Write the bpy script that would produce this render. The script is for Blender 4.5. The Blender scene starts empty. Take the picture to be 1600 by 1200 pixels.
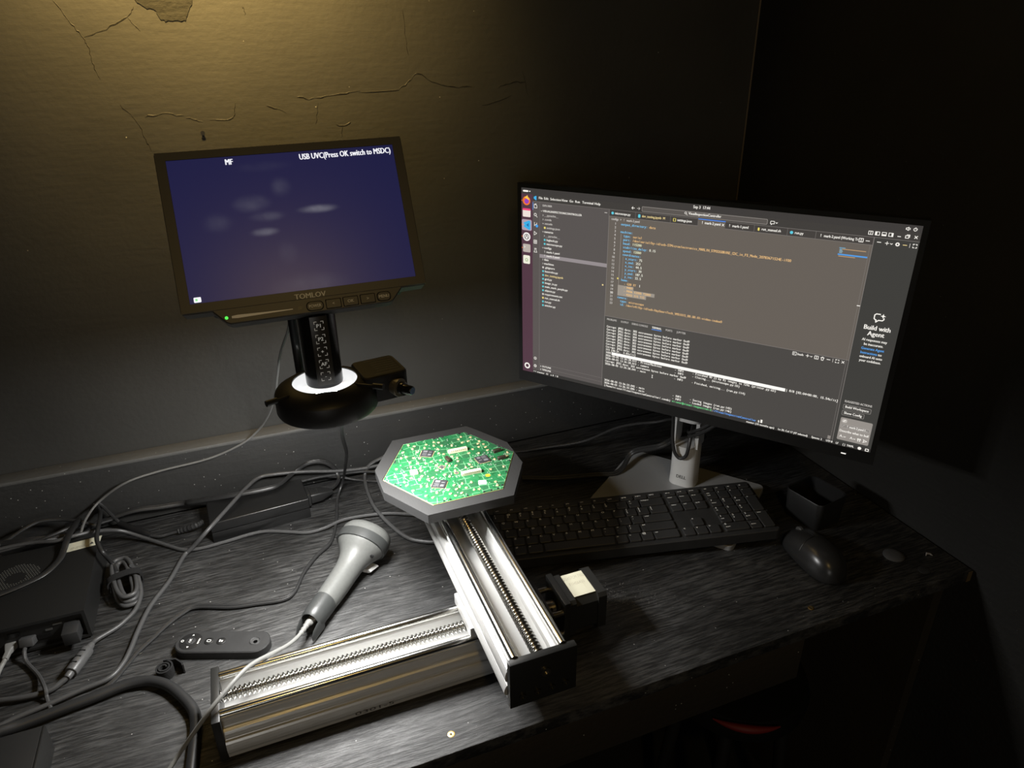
import bpy, bmesh, math, random
from mathutils import Vector, Matrix, Euler
random.seed(7)
R = math.radians
scene = bpy.context.scene
COL = scene.collection

# ------------------------------------------------------------------ camera
cam_data = bpy.data.cameras.new('camera')
cam_data.sensor_width = 36.0
cam_data.lens = 1110.13 / 1600 * 36.0
cam_data.clip_start = 0.01
cam = bpy.data.objects.new('camera', cam_data)
COL.objects.link(cam)
_p, _r, _y = R(25.5788), R(-0.8869), R(20.9799)
_f = Vector((math.sin(_y)*math.cos(_p), math.cos(_y)*math.cos(_p), -math.sin(_p)))
_rt = Vector((math.cos(_y), -math.sin(_y), 0))
_up = _rt.cross(_f)
_R = math.cos(_r)*_rt + math.sin(_r)*_up
_U = -math.sin(_r)*_rt + math.cos(_r)*_up
cam.matrix_world = Matrix(((_R.x, _U.x, -_f.x, 0), (_R.y, _U.y, -_f.y, 0), (_R.z, _U.z, -_f.z, 0.675), (0, 0, 0, 1)))
scene.camera = cam

# ------------------------------------------------------------------ world, lamps, exposure
world = bpy.data.worlds.new('world')
scene.world = world
world.use_nodes = True
world.node_tree.nodes['Background'].inputs[0].default_value = (1.0, 0.8, 0.5, 1)
world.node_tree.nodes['Background'].inputs[1].default_value = 0.0006

def lamp(name, kind, loc, target, energy, color, size=0.05, spot=None, blend=0.5):
    d = bpy.data.lights.new(name, kind)
    d.energy = energy; d.color = color
    if kind == 'SPOT':
        d.spot_size = R(spot); d.spot_blend = blend; d.shadow_soft_size = size
    elif kind == 'AREA':
        d.shape = 'DISK'; d.size = size
    else:
        d.shadow_soft_size = size
    o = bpy.data.objects.new(name, d)
    COL.objects.link(o)
    o.location = loc
    o.rotation_euler = (Vector(target) - Vector(loc)).to_track_quat('-Z', 'Y').to_euler()
    return o
WARM = (1.0, 0.66, 0.22)
lamp('warm_wall_spot', 'SPOT', (-0.02, 0.89, 1.10), (0.0, 1.11, 0.97), 92.0, WARM, 0.04, 108, 1.0)
lamp('warm_room_lamp', 'AREA', (-0.05, -0.9, 1.70), (0.2, 0.6, 0.0), 3.2, WARM, 0.12)
lamp('added_front_fill', 'AREA', (-0.7, -2.0, 0.55), (0.1, 0.6, 0.1), 4.0, (1.0, 0.97, 0.92), 0.9)  # neutral fill light added behind the camera to brighten the rail front

vs = scene.view_settings
vs.view_transform = 'Standard'
vs.look = 'None'
vs.exposure = 0.0
vs.gamma = 1.0
vs.use_curve_mapping = False

# ------------------------------------------------------------------ materials
MATS = {}
def nodes_of(name):
    m = bpy.data.materials.new(name)
    m.use_nodes = True
    nt = m.node_tree
    return m, nt, nt.nodes['Principled BSDF']
def mat(name, color, rough=0.5, metal=0.0, spec=0.5, emit=None, estr=0.0, noise=None, bump=None, coat=0.0):
    """noise=(scale, amount): colour variation; bump=(scale, strength, distance[, stretch])"""
    if name in MATS: return MATS[name]
    m, nt, b = nodes_of(name)
    b.inputs['Base Color'].default_value = (*color, 1)
    b.inputs['Roughness'].default_value = rough
    b.inputs['Metallic'].default_value = metal
    b.inputs['Specular IOR Level'].default_value = spec
    b.inputs['Coat Weight'].default_value = coat
    if emit:
        b.inputs['Emission Color'].default_value = (*emit, 1)
        b.inputs['Emission Strength'].default_value = estr
    tc = None
    if noise or bump:
        tc = nt.nodes.new('ShaderNodeTexCoord')
    if noise:
        n = nt.nodes.new('ShaderNodeTexNoise'); n.inputs['Scale'].default_value = noise[0]; n.inputs['Detail'].default_value = 4
        nt.links.new(tc.outputs['Object'], n.inputs['Vector'])
        r = nt.nodes.new('ShaderNodeMapRange')
        r.inputs['From Min'].default_value = 0.3; r.inputs['From Max'].default_value = 0.7
        r.inputs['To Min'].default_value = 1 - noise[1]; r.inputs['To Max'].default_value = 1 + noise[1]
        nt.links.new(n.outputs['Fac'], r.inputs['Value'])
        v = nt.nodes.new('ShaderNodeVectorMath'); v.operation = 'SCALE'
        v.inputs[0].default_value = color
        nt.links.new(r.outputs['Result'], v.inputs['Scale'])
        nt.links.new(v.outputs['Vector'], b.inputs['Base Color'])
    if bump:
        n = nt.nodes.new('ShaderNodeTexNoise'); n.inputs['Scale'].default_value = bump[0]; n.inputs['Detail'].default_value = 3
        if len(bump) > 3:
            mp = nt.nodes.new('ShaderNodeMapping'); mp.inputs['Scale'].default_value = bump[3]
            nt.links.new(tc.outputs['Object'], mp.inputs['Vector']); nt.links.new(mp.outputs['Vector'], n.inputs['Vector'])
        else:
            nt.links.new(tc.outputs['Object'], n.inputs['Vector'])
        bp = nt.nodes.new('ShaderNodeBump'); bp.inputs['Strength'].default_value = bump[1]; bp.inputs['Distance'].default_value = bump[2]
        nt.links.new(n.outputs['Fac'], bp.inputs['Height']); nt.links.new(bp.outputs['Normal'], b.inputs['Normal'])
    MATS[name] = m
    return m
def glow(name, color, strength=1.0):
    """a lit area of a display or a lamp"""
    if name in MATS: return MATS[name]
    m, nt, b = nodes_of(name)
    b.inputs['Base Color'].default_value = (0.005, 0.005, 0.005, 1)
    b.inputs['Roughness'].default_value = 0.35
    b.inputs['Specular IOR Level'].default_value = 0.25
    b.inputs['Emission Color'].default_value = (*color, 1)
    b.inputs['Emission Strength'].default_value = strength
    MATS[name] = m
    return m
def srgb(r, g, b):
    f = lambda c: c/12.92 if c <= 0.04045 else ((c+0.055)/1.055)**2.4
    return (f(r/255), f(g/255), f(b/255))

def wood_desk():
    m, nt, b = nodes_of('black_stained_wood')
    N, Lk = nt.nodes, nt.links
    tc = N.new('ShaderNodeTexCoord')
    warp = N.new('ShaderNodeTexNoise'); warp.inputs['Scale'].default_value = 5
    Lk.new(tc.outputs['Object'], warp.inputs['Vector'])
    ws = N.new('ShaderNodeVectorMath'); ws.operation = 'SCALE'; ws.inputs['Scale'].default_value = 0.02
    Lk.new(warp.outputs['Color'], ws.inputs[0])
    wa = N.new('ShaderNodeVectorMath'); wa.operation = 'ADD'
    Lk.new(tc.outputs['Object'], wa.inputs[0]); Lk.new(ws.outputs['Vector'], wa.inputs[1])
    mp = N.new('ShaderNodeMapping'); mp.inputs['Scale'].default_value = (30, 330, 60)
    Lk.new(wa.outputs['Vector'], mp.inputs['Vector'])
    g = N.new('ShaderNodeTexNoise'); g.inputs['Scale'].default_value = 1; g.inputs['Detail'].default_value = 5; g.inputs['Roughness'].default_value = 0.72
    Lk.new(mp.outputs['Vector'], g.inputs['Vector'])
    cr = N.new('ShaderNodeValToRGB')
    cr.color_ramp.elements[0].position = 0.42; cr.color_ramp.elements[0].color = (0.007, 0.007, 0.007, 1)
    cr.color_ramp.elements[1].position = 0.64; cr.color_ramp.elements[1].color = (0.062, 0.062, 0.061, 1)
    Lk.new(g.outputs['Fac'], cr.inputs['Fac'])
    # blotches of thinner stain
    bl = N.new('ShaderNodeTexNoise'); bl.inputs['Scale'].default_value = 9; bl.inputs['Detail'].default_value = 3
    Lk.new(tc.outputs['Object'], bl.inputs['Vector'])
    mr = N.new('ShaderNodeMapRange'); mr.inputs['From Min'].default_value = .35; mr.inputs['From Max'].default_value = .7
    mr.inputs['To Min'].default_value = .6; mr.inputs['To Max'].default_value = 1.5
    Lk.new(bl.outputs['Fac'], mr.inputs['Value'])
    sc = N.new('ShaderNodeVectorMath'); sc.operation = 'SCALE'
    Lk.new(cr.outputs['Color'], sc.inputs[0]); Lk.new(mr.outputs['Result'], sc.inputs['Scale'])
    # dust specks
    vo = N.new('ShaderNodeTexVoronoi'); vo.inputs['Scale'].default_value = 110
    Lk.new(tc.outputs['Object'], vo.inputs['Vector'])
    lt = N.new('ShaderNodeMath'); lt.operation = 'LESS_THAN'; lt.inputs[1].default_value = 0.075
    Lk.new(vo.outputs['Distance'], lt.inputs[0])
    sp = N.new('ShaderNodeSeparateColor'); Lk.new(vo.outputs['Color'], sp.inputs['Color'])
    gt = N.new('ShaderNodeMath'); gt.operation = 'GREATER_THAN'; gt.inputs[1].default_value = 0.8
    Lk.new(sp.outputs['Red'], gt.inputs[0])
    mu = N.new('ShaderNodeMath'); mu.operation = 'MULTIPLY'
    Lk.new(lt.outputs[0], mu.inputs[0]); Lk.new(gt.outputs[0], mu.inputs[1])
    mx = N.new('ShaderNodeMixRGB'); mx.inputs['Color2'].default_value = (0.45, 0.45, 0.43, 1)
    Lk.new(mu.outputs[0], mx.inputs['Fac']); Lk.new(sc.outputs['Vector'], mx.inputs['Color1'])
    Lk.new(mx.outputs['Color'], b.inputs['Base Color'])
    rr = N.new('ShaderNodeMapRange'); rr.inputs['From Min'].default_value = .3; rr.inputs['From Max'].default_value = .7
    rr.inputs['To Min'].default_value = .58; rr.inputs['To Max'].default_value = .38
    Lk.new(g.outputs['Fac'], rr.inputs['Value']); Lk.new(rr.outputs['Result'], b.inputs['Roughness'])
    b.inputs['Specular IOR Level'].default_value = 0.7
    bp = N.new('ShaderNodeBump'); bp.inputs['Strength'].default_value = .75; bp.inputs['Distance'].default_value = 0.0012
    Lk.new(g.outputs['Fac'], bp.inputs['Height']); Lk.new(bp.outputs['Normal'], b.inputs['Normal'])
    MATS['desk'] = m
    return m

def painted(name, color, rough, relief, speck=0.0, spec=0.4):
    """brushed dark wall paint with lumpy relief and pale specks"""
    m, nt, b = nodes_of(name)
    N, Lk = nt.nodes, nt.links
    tc = N.new('ShaderNodeTexCoord')
    big = N.new('ShaderNodeTexNoise'); big.inputs['Scale'].default_value = 3.5; big.inputs['Detail'].default_value = 5
    Lk.new(tc.outputs['Object'], big.inputs['Vector'])
    mr = N.new('ShaderNodeMapRange'); mr.inputs['From Min'].default_value = .3; mr.inputs['From Max'].default_value = .7
    mr.inputs['To Min'].default_value = .8; mr.inputs['To Max'].default_value = 1.2
    Lk.new(big.outputs['Fac'], mr.inputs['Value'])
    sc = N.new('ShaderNodeVectorMath'); sc.operation = 'SCALE'; sc.inputs[0].default_value = color
    Lk.new(mr.outputs['Result'], sc.inputs['Scale'])
    out = sc.outputs['Vector']
    if speck:
        vo = N.new('ShaderNodeTexVoronoi'); vo.inputs['Scale'].default_value = 120
        Lk.new(tc.outputs['Object'], vo.inputs['Vector'])
        lt = N.new('ShaderNodeMath'); lt.operation = 'LESS_THAN'; lt.inputs[1].default_value = 0.09
        Lk.new(vo.outputs['Distance'], lt.inputs[0])
        sp = N.new('ShaderNodeSeparateColor'); Lk.new(vo.outputs['Color'], sp.inputs['Color'])
        gt = N.new('ShaderNodeMath'); gt.operation = 'GREATER_THAN'; gt.inputs[1].default_value = 1 - speck
        Lk.new(sp.outputs['Red'], gt.inputs[0])
        mu = N.new('ShaderNodeMath'); mu.operation = 'MULTIPLY'
        Lk.new(lt.outputs[0], mu.inputs[0]); Lk.new(gt.outputs[0], mu.inputs[1])
        mx = N.new('ShaderNodeMixRGB'); mx.inputs['Color2'].default_value = (0.4, 0.4, 0.38, 1)
        Lk.new(mu.outputs[0], mx.inputs['Fac']); Lk.new(out, mx.inputs['Color1'])
        out = mx.outputs['Color']
    Lk.new(out, b.inputs['Base Color'])
    b.inputs['Roughness'].default_value = rough
    b.inputs['Specular IOR Level'].default_value = spec
    # relief: fine stipple + horizontal roller streaks + broad lumps
    n1 = N.new('ShaderNodeTexNoise'); n1.inputs['Scale'].default_value = 130; n1.inputs['Detail'].default_value = 3
    Lk.new(tc.outputs['Object'], n1.inputs['Vector'])
    mp = N.new('ShaderNodeMapping'); mp.inputs['Scale'].default_value = (25, 25, 160)
    Lk.new(tc.outputs['Object'], mp.inputs['Vector'])
    n2 = N.new('ShaderNodeTexNoise'); n2.inputs['Scale'].default_value = 1; n2.inputs['Detail'].default_value = 3
    Lk.new(mp.outputs['Vector'], n2.inputs['Vector'])
    n3 = N.new('ShaderNodeTexNoise'); n3.inputs['Scale'].default_value = 14; n3.inputs['Detail'].default_value = 2
    Lk.new(tc.outputs['Object'], n3.inputs['Vector'])
    a1 = N.new('ShaderNodeMath'); a1.operation = 'MULTIPLY_ADD'; a1.inputs[1].default_value = 0.8
    Lk.new(n2.outputs['Fac'], a1.inputs[0]); Lk.new(n1.outputs['Fac'], a1.inputs[2])
    a2 = N.new('ShaderNodeMath'); a2.operation = 'MULTIPLY_ADD'; a2.inputs[1].default_value = 1.1
    Lk.new(n3.outputs['Fac'], a2.inputs[0]); Lk.new(a1.outputs[0], a2.inputs[2])
    bp = N.new('ShaderNodeBump'); bp.inputs['Strength'].default_value = 1.0; bp.inputs['Distance'].default_value = relief
    Lk.new(a2.outputs[0], bp.inputs['Height']); Lk.new(bp.outputs['Normal'], b.inputs['Normal'])
    MATS[name] = m
    return m

M_DESK = wood_desk()
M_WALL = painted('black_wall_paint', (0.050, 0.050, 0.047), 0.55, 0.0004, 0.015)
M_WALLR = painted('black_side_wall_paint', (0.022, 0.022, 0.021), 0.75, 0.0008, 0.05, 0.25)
M_BOARD = painted('black_board_paint', (0.030, 0.030, 0.029), 0.55, 0.0006, 0.5)
M_LEDGE = painted('worn_grey_ledge_paint', (0.11, 0.11, 0.105), 0.6, 0.0006, 0.3)
M_APRON = painted('brown_black_apron_paint', (0.030, 0.025, 0.018), 0.55, 0.0006, 0.12)
M_FLOOR = mat('dark_floor', (0.01, 0.01, 0.01), 0.8, noise=(6, .3))
M_BLK = mat('black_plastic', (0.012, 0.012, 0.012), 0.45, noise=(40, .15))
M_BLKM = mat('black_matt_plastic', (0.020, 0.020, 0.020), 0.6, noise=(60, .15))
M_BRK = mat('black_adapter_plastic', (0.009, 0.009, 0.009), 0.32, spec=0.5)
M_BLKG = mat('black_gloss_plastic', (0.008, 0.008, 0.008), 0.18)
M_RUB = mat('black_cable_rubber', (0.022, 0.022, 0.022), 0.42)
M_RUBG = mat('dark_grey_cable_rubber', (0.06, 0.06, 0.06), 0.45)
M_CGREY = mat('light_grey_cable', (0.21, 0.21, 0.20), 0.5)
M_GREY = mat('grey_scanner_plastic', (0.115, 0.118, 0.112), 0.45, noise=(300, .06))
M_DGREY = mat('dark_grey_scanner_plastic', (0.040, 0.042, 0.041), 0.42)
M_ALU = mat('brushed_aluminium', (0.66, 0.66, 0.65), 0.33, 0.5, bump=(1, .35, .0004, (40, 900, 900)))
M_ALUY = mat('brushed_aluminium_lengthwise', (0.66, 0.66, 0.65), 0.33, 0.5, bump=(1, .35, .0004, (900, 40, 900)))
M_ROD = mat('polished_steel_rod', (0.85, 0.85, 0.83), 0.16, 1.0)
M_SCREWM = mat('steel_ball_screw', (0.50, 0.49, 0.46), 0.2, 1.0)
M_ANOD = mat('black_anodised_metal', (0.014, 0.014, 0.013), 0.4, 0.0, 0.6)
M_DSTEEL = mat('dark_steel', (0.12, 0.115, 0.10), 0.35, 0.9)
M_STEEL = mat('dull_steel', (0.45, 0.42, 0.36), 0.3, 1.0)
M_BRASS = mat('brass', (0.75, 0.5, 0.18), 0.35, 1.0)
M_SILVER = mat('silver_stand_paint', (0.60, 0.60, 0.59), 0.42, 0.2)
M_LABEL = mat('cream_label_paper', (0.62, 0.60, 0.46), 0.7)
M_WHITE = mat('white_print', (0.75, 0.75, 0.72), 0.6)
M_PRINTG = mat('grey_print', (0.28, 0.26, 0.20), 0.6)
M_PALE = mat('pale_print', (0.45, 0.42, 0.32), 0.6)
M_DARKP = mat('dark_print', (0.05, 0.05, 0.05), 0.6)
M_VELCRO = mat('black_velcro', (0.02, 0.02, 0.02), 0.95, spec=0.1, bump=(900, .8, .0006))

# ------------------------------------------------------------------ mesh builders
class MB:
    def __init__(self): self.v = []; self.f = []
    def add(self, vs, fs, M=None):
        o = len(self.v)
        for p in vs:
            p = Vector(p)
            self.v.append(M @ p if M is not None else p)
        self.f += [tuple(o+i for i in f) for f in fs]
        return self
    def box(self, x0, x1, y0, y1, z0, z1, M=None):
        return self.add([(x0,y0,z0),(x1,y0,z0),(x1,y1,z0),(x0,y1,z0),(x0,y0,z1),(x1,y0,z1),(x1,y1,z1),(x0,y1,z1)],
            [(3,2,1,0),(4,5,6,7),(0,1,5,4),(1,2,6,5),(2,3,7,6),(3,0,4,7)], M)
    def prism(self, pts, z0, z1, M=None, inset=0.0, insh=0.0):
        """polygon (ccw, xy) extruded z0..z1; inset/insh chamfer the top edge"""
        n = len(pts)
        vs = [(x,y,z0) for x,y in pts]
        if inset:
            cx = sum(p[0] for p in pts)/n; cy = sum(p[1] for p in pts)/n
            vs += [(x,y,z1-insh) for x,y in pts]
            ip = inset_poly(pts, inset)
            vs += [(x,y,z1) for x,y in ip]
            fs = [tuple(range(n-1,-1,-1)), tuple(range(2*n,3*n))]
            for k in range(2):
                fs += [(k*n+i, k*n+(i+1)%n, (k+1)*n+(i+1)%n, (k+1)*n+i) for i in range(n)]
        else:
            vs += [(x,y,z1) for x,y in pts]
            fs = [tuple(range(n-1,-1,-1)), tuple(range(n,2*n))]
            fs += [(i,(i+1)%n,n+(i+1)%n,n+i) for i in range(n)]
        return self.add(vs, fs, M)
    def lathe(self, prof, seg=24, M=None, closed=False, cap=True):
        """prof [(r,z)...] about z"""
        n = len(prof); vs = []; fs = []
        for r, z in prof:
            for k in range(seg):
                a = 2*math.pi*k/seg
                vs.append((r*math.cos(a), r*math.sin(a), z))
        rng = range(n if closed else n-1)
        for i in rng:
            j = (i+1) % n
            for k in range(seg):
                k2 = (k+1) % seg
                fs.append((i*seg+k, i*seg+k2, j*seg+k2, j*seg+k))
        if cap and not closed:
            fs.append(tuple(range(seg-1,-1,-1)))
            fs.append(tuple((n-1)*seg+k for k in range(seg)))
        return self.add(vs, fs, M)
    def tube(self, path, r, seg=8, cap=True, flat=1.0):
        """tube along a list of points; r number or list; flat<1 squashes it"""
        P = [Vector(p) for p in path]; n = len(P)
        rr = r if isinstance(r, (list, tuple)) else [r]*n
        vs = []; fs = []
        prev = None
        for i in range(n):
            t = (P[min(i+1,n-1)] - P[max(i-1,0)]).normalized()
            up = Vector((0,0,1)) if abs(t.z) < .92 else Vector((0,1,0))
            if prev is not None:
                up = prev
            s = t.cross(up)
            if s.length < 1e-6: s = t.cross(Vector((1,0,0)))
            s.normalize(); u = s.cross(t).normalized(); prev = u
            for k in range(seg):
                a = 2*math.pi*k/seg
                vs.append(P[i] + s*math.cos(a)*rr[i] + u*math.sin(a)*rr[i]*flat)
        for i in range(n-1):
            for k in range(seg):
                k2 = (k+1)%seg
                fs.append((i*seg+k, i*seg+k2, (i+1)*seg+k2, (i+1)*seg+k))
        if cap:
            fs.append(tuple(range(seg-1,-1,-1))); fs.append(tuple((n-1)*seg+k for k in range(seg)))
        return self.add(vs, fs)
    def loft(self, secs, cap=True, M=None):
        n = len(secs[0]); vs = [p for s in secs for p in s]; fs = []
        for i in range(len(secs)-1):
            for k in range(n):
                k2 = (k+1)%n
                fs.append((i*n+k, i*n+k2, (i+1)*n+k2, (i+1)*n+k))
        if cap:
            fs.append(tuple(range(n-1,-1,-1))); fs.append(tuple((len(secs)-1)*n+k for k in range(n)))
        return self.add(vs, fs, M)
    def mesh(self, name, m, smooth=False, angle=40):
        me = bpy.data.meshes.new(name)
        me.from_pydata([tuple(p) for p in self.v], [], self.f)
        bm = bmesh.new(); bm.from_mesh(me)
        bmesh.ops.recalc_face_normals(bm, faces=bm.faces)
        if smooth:
            for f in bm.faces: f.smooth = True
            lim = R(angle)
            for e in bm.edges:
                if len(e.link_faces) == 2 and e.calc_face_angle(0) > lim: e.smooth = False
        bm.to_mesh(me); bm.free()
        if m: me.materials.append(m)
        return me
    def obj(self, name, m, parent=None, smooth=False, loc=None, rot=None, bevel=0.0, bseg=2, angle=40):
        me = self.mesh(name, m, smooth, angle)
        if bevel:
            bm = bmesh.new(); bm.from_mesh(me)
            es = [e for e in bm.edges if len(e.link_faces) == 2 and e.calc_face_angle(0) > R(25)]
            bmesh.ops.bevel(bm, geom=es, offset=bevel, segments=bseg, profile=0.5, affect='EDGES', clamp_overlap=True)
            for f in bm.faces: f.smooth = True
            for e in bm.edges:
                if len(e.link_faces) == 2 and e.calc_face_angle(0) > R(38): e.smooth = False
            bm.to_mesh(me); bm.free()
        return link(name, me, parent, loc, rot)
def link(name, me, parent=None, loc=None, rot=None):
    o = bpy.data.objects.new(name, me)
    COL.objects.link(o)
    if parent is not None: o.parent = parent
    if loc is not None: o.location = loc
    if rot is not None: o.rotation_euler = rot
    return o
def inset_poly(pts, d):
    n = len(pts); out = []
    for i in range(n):
        p0, p1, p2 = Vector(pts[i-1]), Vector(pts[i]), Vector(pts[(i+1)%n])
        a = (p1-p0).normalized(); b = (p2-p1).normalized()
        na = Vector((-a.y, a.x)); nb = Vector((-b.y, b.x))
        m = na + nb
        k = max(0.35, 1 + na.dot(nb))
        q = p1 + m*(d/k)
        out.append((q.x, q.y))
    return out
def rrect(x0, x1, y0, y1, r, seg=4):
    r = min(r, (x1-x0)/2-1e-6, (y1-y0)/2-1e-6)
    pts = []
    for cx, cy, a0 in ((x1-r,y0+r,-90),(x1-r,y1-r,0),(x0+r,y1-r,90),(x0+r,y0+r,180)):
        for k in range(seg+1):
            a = R(a0+90*k/seg)
            pts.append((cx+r*math.cos(a), cy+r*math.sin(a)))
    return pts
def circle(cx, cy, r, n=20):
    return [(cx+r*math.cos(2*math.pi*k/n), cy+r*math.sin(2*math.pi*k/n)) for k in range(n)]
def thing(name, label, cat, loc=(0,0,0), rotz=0.0, group=None):
    o = bpy.data.objects.new(name, None)
    o.empty_display_size = 0.02
    COL.objects.link(o)
    o.location = loc; o.rotation_euler = (0,0,rotz)
    return tag(o, label, cat, group)
def tag(o, label, cat, group=None):
    o['label'] = label; o['category'] = cat
    if group: o['group'] = group
    return o
def struct(o): o['kind'] = 'structure'; return o
def spline(pts, per=6):
    """Catmull-Rom through pts"""
    P = [Vector(p) for p in pts]
    P = [P[0]*2-P[1]] + P + [P[-1]*2-P[-2]]
    out = []
    for i in range(1, len(P)-2):
        a, b, c, d = P[i-1], P[i], P[i+1], P[i+2]
        for k in range(per):
            t = k/per
            out.append(0.5*((2*b)+(c-a)*t+(2*a-5*b+4*c-d)*t*t+(3*b-a-3*c+d)*t*t*t))
    out.append(P[-2])
    return out

# ------------------------------------------------------------------ lettering
_tc = bpy.data.curves.new('glyph_source', 'FONT')
_tc.resolution_u = 2
_to = bpy.data.objects.new('glyph_source', _tc)
COL.objects.link(_to)
_gl = {}
def _eval(s):
    _tc.body = s
    bpy.context.view_layer.update()
    dg = bpy.context.evaluated_depsgraph_get()
    return bpy.data.meshes.new_from_object(_to.evaluated_get(dg))
def _width(s):
    me = _eval(s)
    xs = [v.co.x for v in me.vertices]
    w = (max(xs)-min(xs)) if xs else 0
    bpy.data.meshes.remove(me)
    return w
_bars = None
def glyph(c):
    global _bars
    if c in _gl: return _gl[c]
    if _bars is None: _bars = _width('||')
    me = _eval(c)
    vs = [(v.co.x, v.co.y) for v in me.vertices]
    fs = [tuple(p.vertices) for p in me.polygons]
    bpy.data.meshes.remove(me)
    adv = _width('|'+c+'|') - _bars
    x0 = min((v[0] for v in vs), default=0); x1 = max((v[0] for v in vs), default=0)
    _gl[c] = (vs, fs, adv, x0, x1)
    return _gl[c]
def lay_text(mb, s, x, y, size, adv=None, width=None, align='l', z=0.0, bold=0.0):
    """size = cap height * ~1.4; adv = fixed advance; width = fit"""
    X = 0.0; pos = []
    for c in s:
        g = glyph(c)
        if adv:
            w = g[4]-g[3]; sx = min(1.0, adv*0.98/(w*size) if w > 0 else 1.0)
            pos.append((X + (adv - w*size*sx)/2 - g[3]*size*sx, g, sx)); X += adv
        else:
            pos.append((X, g, 1.0)); X += g[2]*size
    k = 1.0
    if width and X > 0: k = width/X
    W = X*k
    ox = x - (W if align == 'r' else W/2 if align == 'c' else 0)
    for px_, g, sx in pos:
        for dx in ((0,) if not bold else (-bold, bold)):
            mb.add([(ox + (px_ + vx*size*sx)*k + dx, y + vy*size, z + (0 if dx <= 0 else z*0.01)) for vx, vy in g[0]], g[1])
    return W
def text_obj(name, s, x, y, size, m, parent, adv=None, width=None, align='l', z=0.0004, bold=0.0, loc=None, rot=None):
    mb = MB(); lay_text(mb, s, x, y, size, adv, width, align, z, bold)
    me = bpy.data.meshes.new(name)
    me.from_pydata([tuple(p) for p in mb.v], [], mb.f)
    me.materials.append(m)
    return link(name, me, parent, loc, rot)

# ================================================================== THE ROOM
XR = 0.884          # right wall face
YB = 1.11           # back wall face
ZF = -0.75          # floor (desk top is z = 0)
struct(MB().box(-2.6, XR+0.1, -2.4, YB+0.1, ZF-0.05, ZF).obj('floor', M_FLOOR))
wall_back = struct(MB().box(-2.6, XR+0.1, YB, YB+0.1, ZF, 1.95).obj('wall_back', M_WALL))
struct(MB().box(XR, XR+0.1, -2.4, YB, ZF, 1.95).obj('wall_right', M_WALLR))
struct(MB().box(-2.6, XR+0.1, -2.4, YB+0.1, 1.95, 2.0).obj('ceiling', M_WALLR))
# thin worn bead where the two walls meet
bead = struct(MB().tube([(XR-0.0012, YB-0.0012, 0.11), (XR-0.0012, YB-0.0012, 1.95)], 0.0016, 6).obj('trim_1', mat('worn_corner_paint', (0.16, 0.13, 0.09), 0.6)))
# upstand board along the wall with a worn flat ledge
up = struct(MB().box(-1.4, XR, 1.082, YB, 0.0, 0.104).obj('trim_2', M_BOARD, bevel=0.0015))
MB().box(-1.4, XR, 1.079, YB-0.001, 0.104, 0.1105).obj('ledge_cap', M_LEDGE, up, bevel=0.002)
# cracks in the paint, a flaked patch and a nail
M_CRACK = mat('crack_shadow', (0.012, 0.011, 0.009), 0.9)
CR = [[(-0.161, 0.731), (-0.147, 0.705), (-0.139, 0.689), (-0.135, 0.678), (-0.135, 0.661), (-0.132, 0.642)], [(-0.073, 0.724), (-0.083, 0.712), (-0.111, 0.699), (-0.139, 0.689)], [(-0.083, 0.712), (-0.073, 0.697)], [(-0.115, 0.611), (-0.101, 0.591), (-0.095, 0.57), (-0.091, 0.55)], [(-0.039, 0.591), (-0.02, 0.584)], [(-0.09, 0.594), (-0.063, 0.597), (-0.042, 0.593)], [(-0.011, 0.587), (0.018, 0.587), (0.026, 0.607)], [(0.066, 0.602), (0.091, 0.592)], [(0.11, 0.612), (0.129, 0.608), (0.163, 0.613), (0.198, 0.617)], [(0.137, 0.603), (0.131, 0.574)], [(0.159, 0.574), (0.167, 0.571), (0.181, 0.575)], [(0.167, 0.571), (0.165, 0.556)], [(0.055, 0.725), (0.057, 0.715)], [(0.196, 0.616), (0.248, 0.615), (0.268, 0.625), (0.285, 0.637), (0.311, 0.624), (0.334, 0.618), (0.367, 0.617)], [(0.41, 0.614), (0.433, 0.621), (0.457, 0.621)], [(0.451, 0.638), (0.461, 0.599)], [(0.268, 0.72), (0.271, 0.684), (0.273, 0.661)], [(0.382, 0.589), (0.433, 0.602)]]
for c in CR:
    pts = []
    for p in spline([(x, YB, z) for x, z in c], 5):
        pts.append((p.x + random.uniform(-.0012, .0012), YB-0.0001, p.z + random.uniform(-.0012, .0012)))
    rr = [0.00032*(0.5+random.random()) for _ in pts]; rr[0] = rr[-1] = 0.0001
    mb = MB().tube(pts, rr, 5)
    mb.obj('paint_crack', M_CRACK, wall_back)
    # the lifted lip of paint along the crack
    MB().tube([(x, YB+0.0001, z+0.0011) for x, y, z in pts], [r*1.1 for r in rr], 5).obj('crack_lip', M_WALL, wall_back)
PATCH = [(-0.088, 0.86), (-0.084, 0.80), (-0.078, 0.752), (-0.072, 0.732), (-0.064, 0.7235), (-0.056, 0.7215), (-0.049, 0.7185), (-0.047, 0.7105), (-0.04, 0.7075), (-0.032, 0.7088), (-0.024, 0.7072), (-0.0165, 0.7085), (-0.012, 0.717), (-0.006, 0.727), (-0.003, 0.74), (0.002, 0.79), (-0.01, 0.84), (-0.04, 0.87)]
pp_ = []
for i in range(len(PATCH)):
    a, b = PATCH[i], PATCH[(i+1) % len(PATCH)]
    for k in range(3):
        pp_.append((a[0]+(b[0]-a[0])*k/3+random.uniform(-.0012,.0012), a[1]+(b[1]-a[1])*k/3+random.uniform(-.0012,.0012)))
MB().prism(pp_, 0, 0.0012, Matrix(((1,0,0,0),(0,0,-1,YB+0.0004),(0,1,0,0),(0,0,0,1)))).obj('flaked_patch', painted('bare_plaster', (0.024, 0.024, 0.022), 0.95, 0.0016), wall_back)
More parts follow.
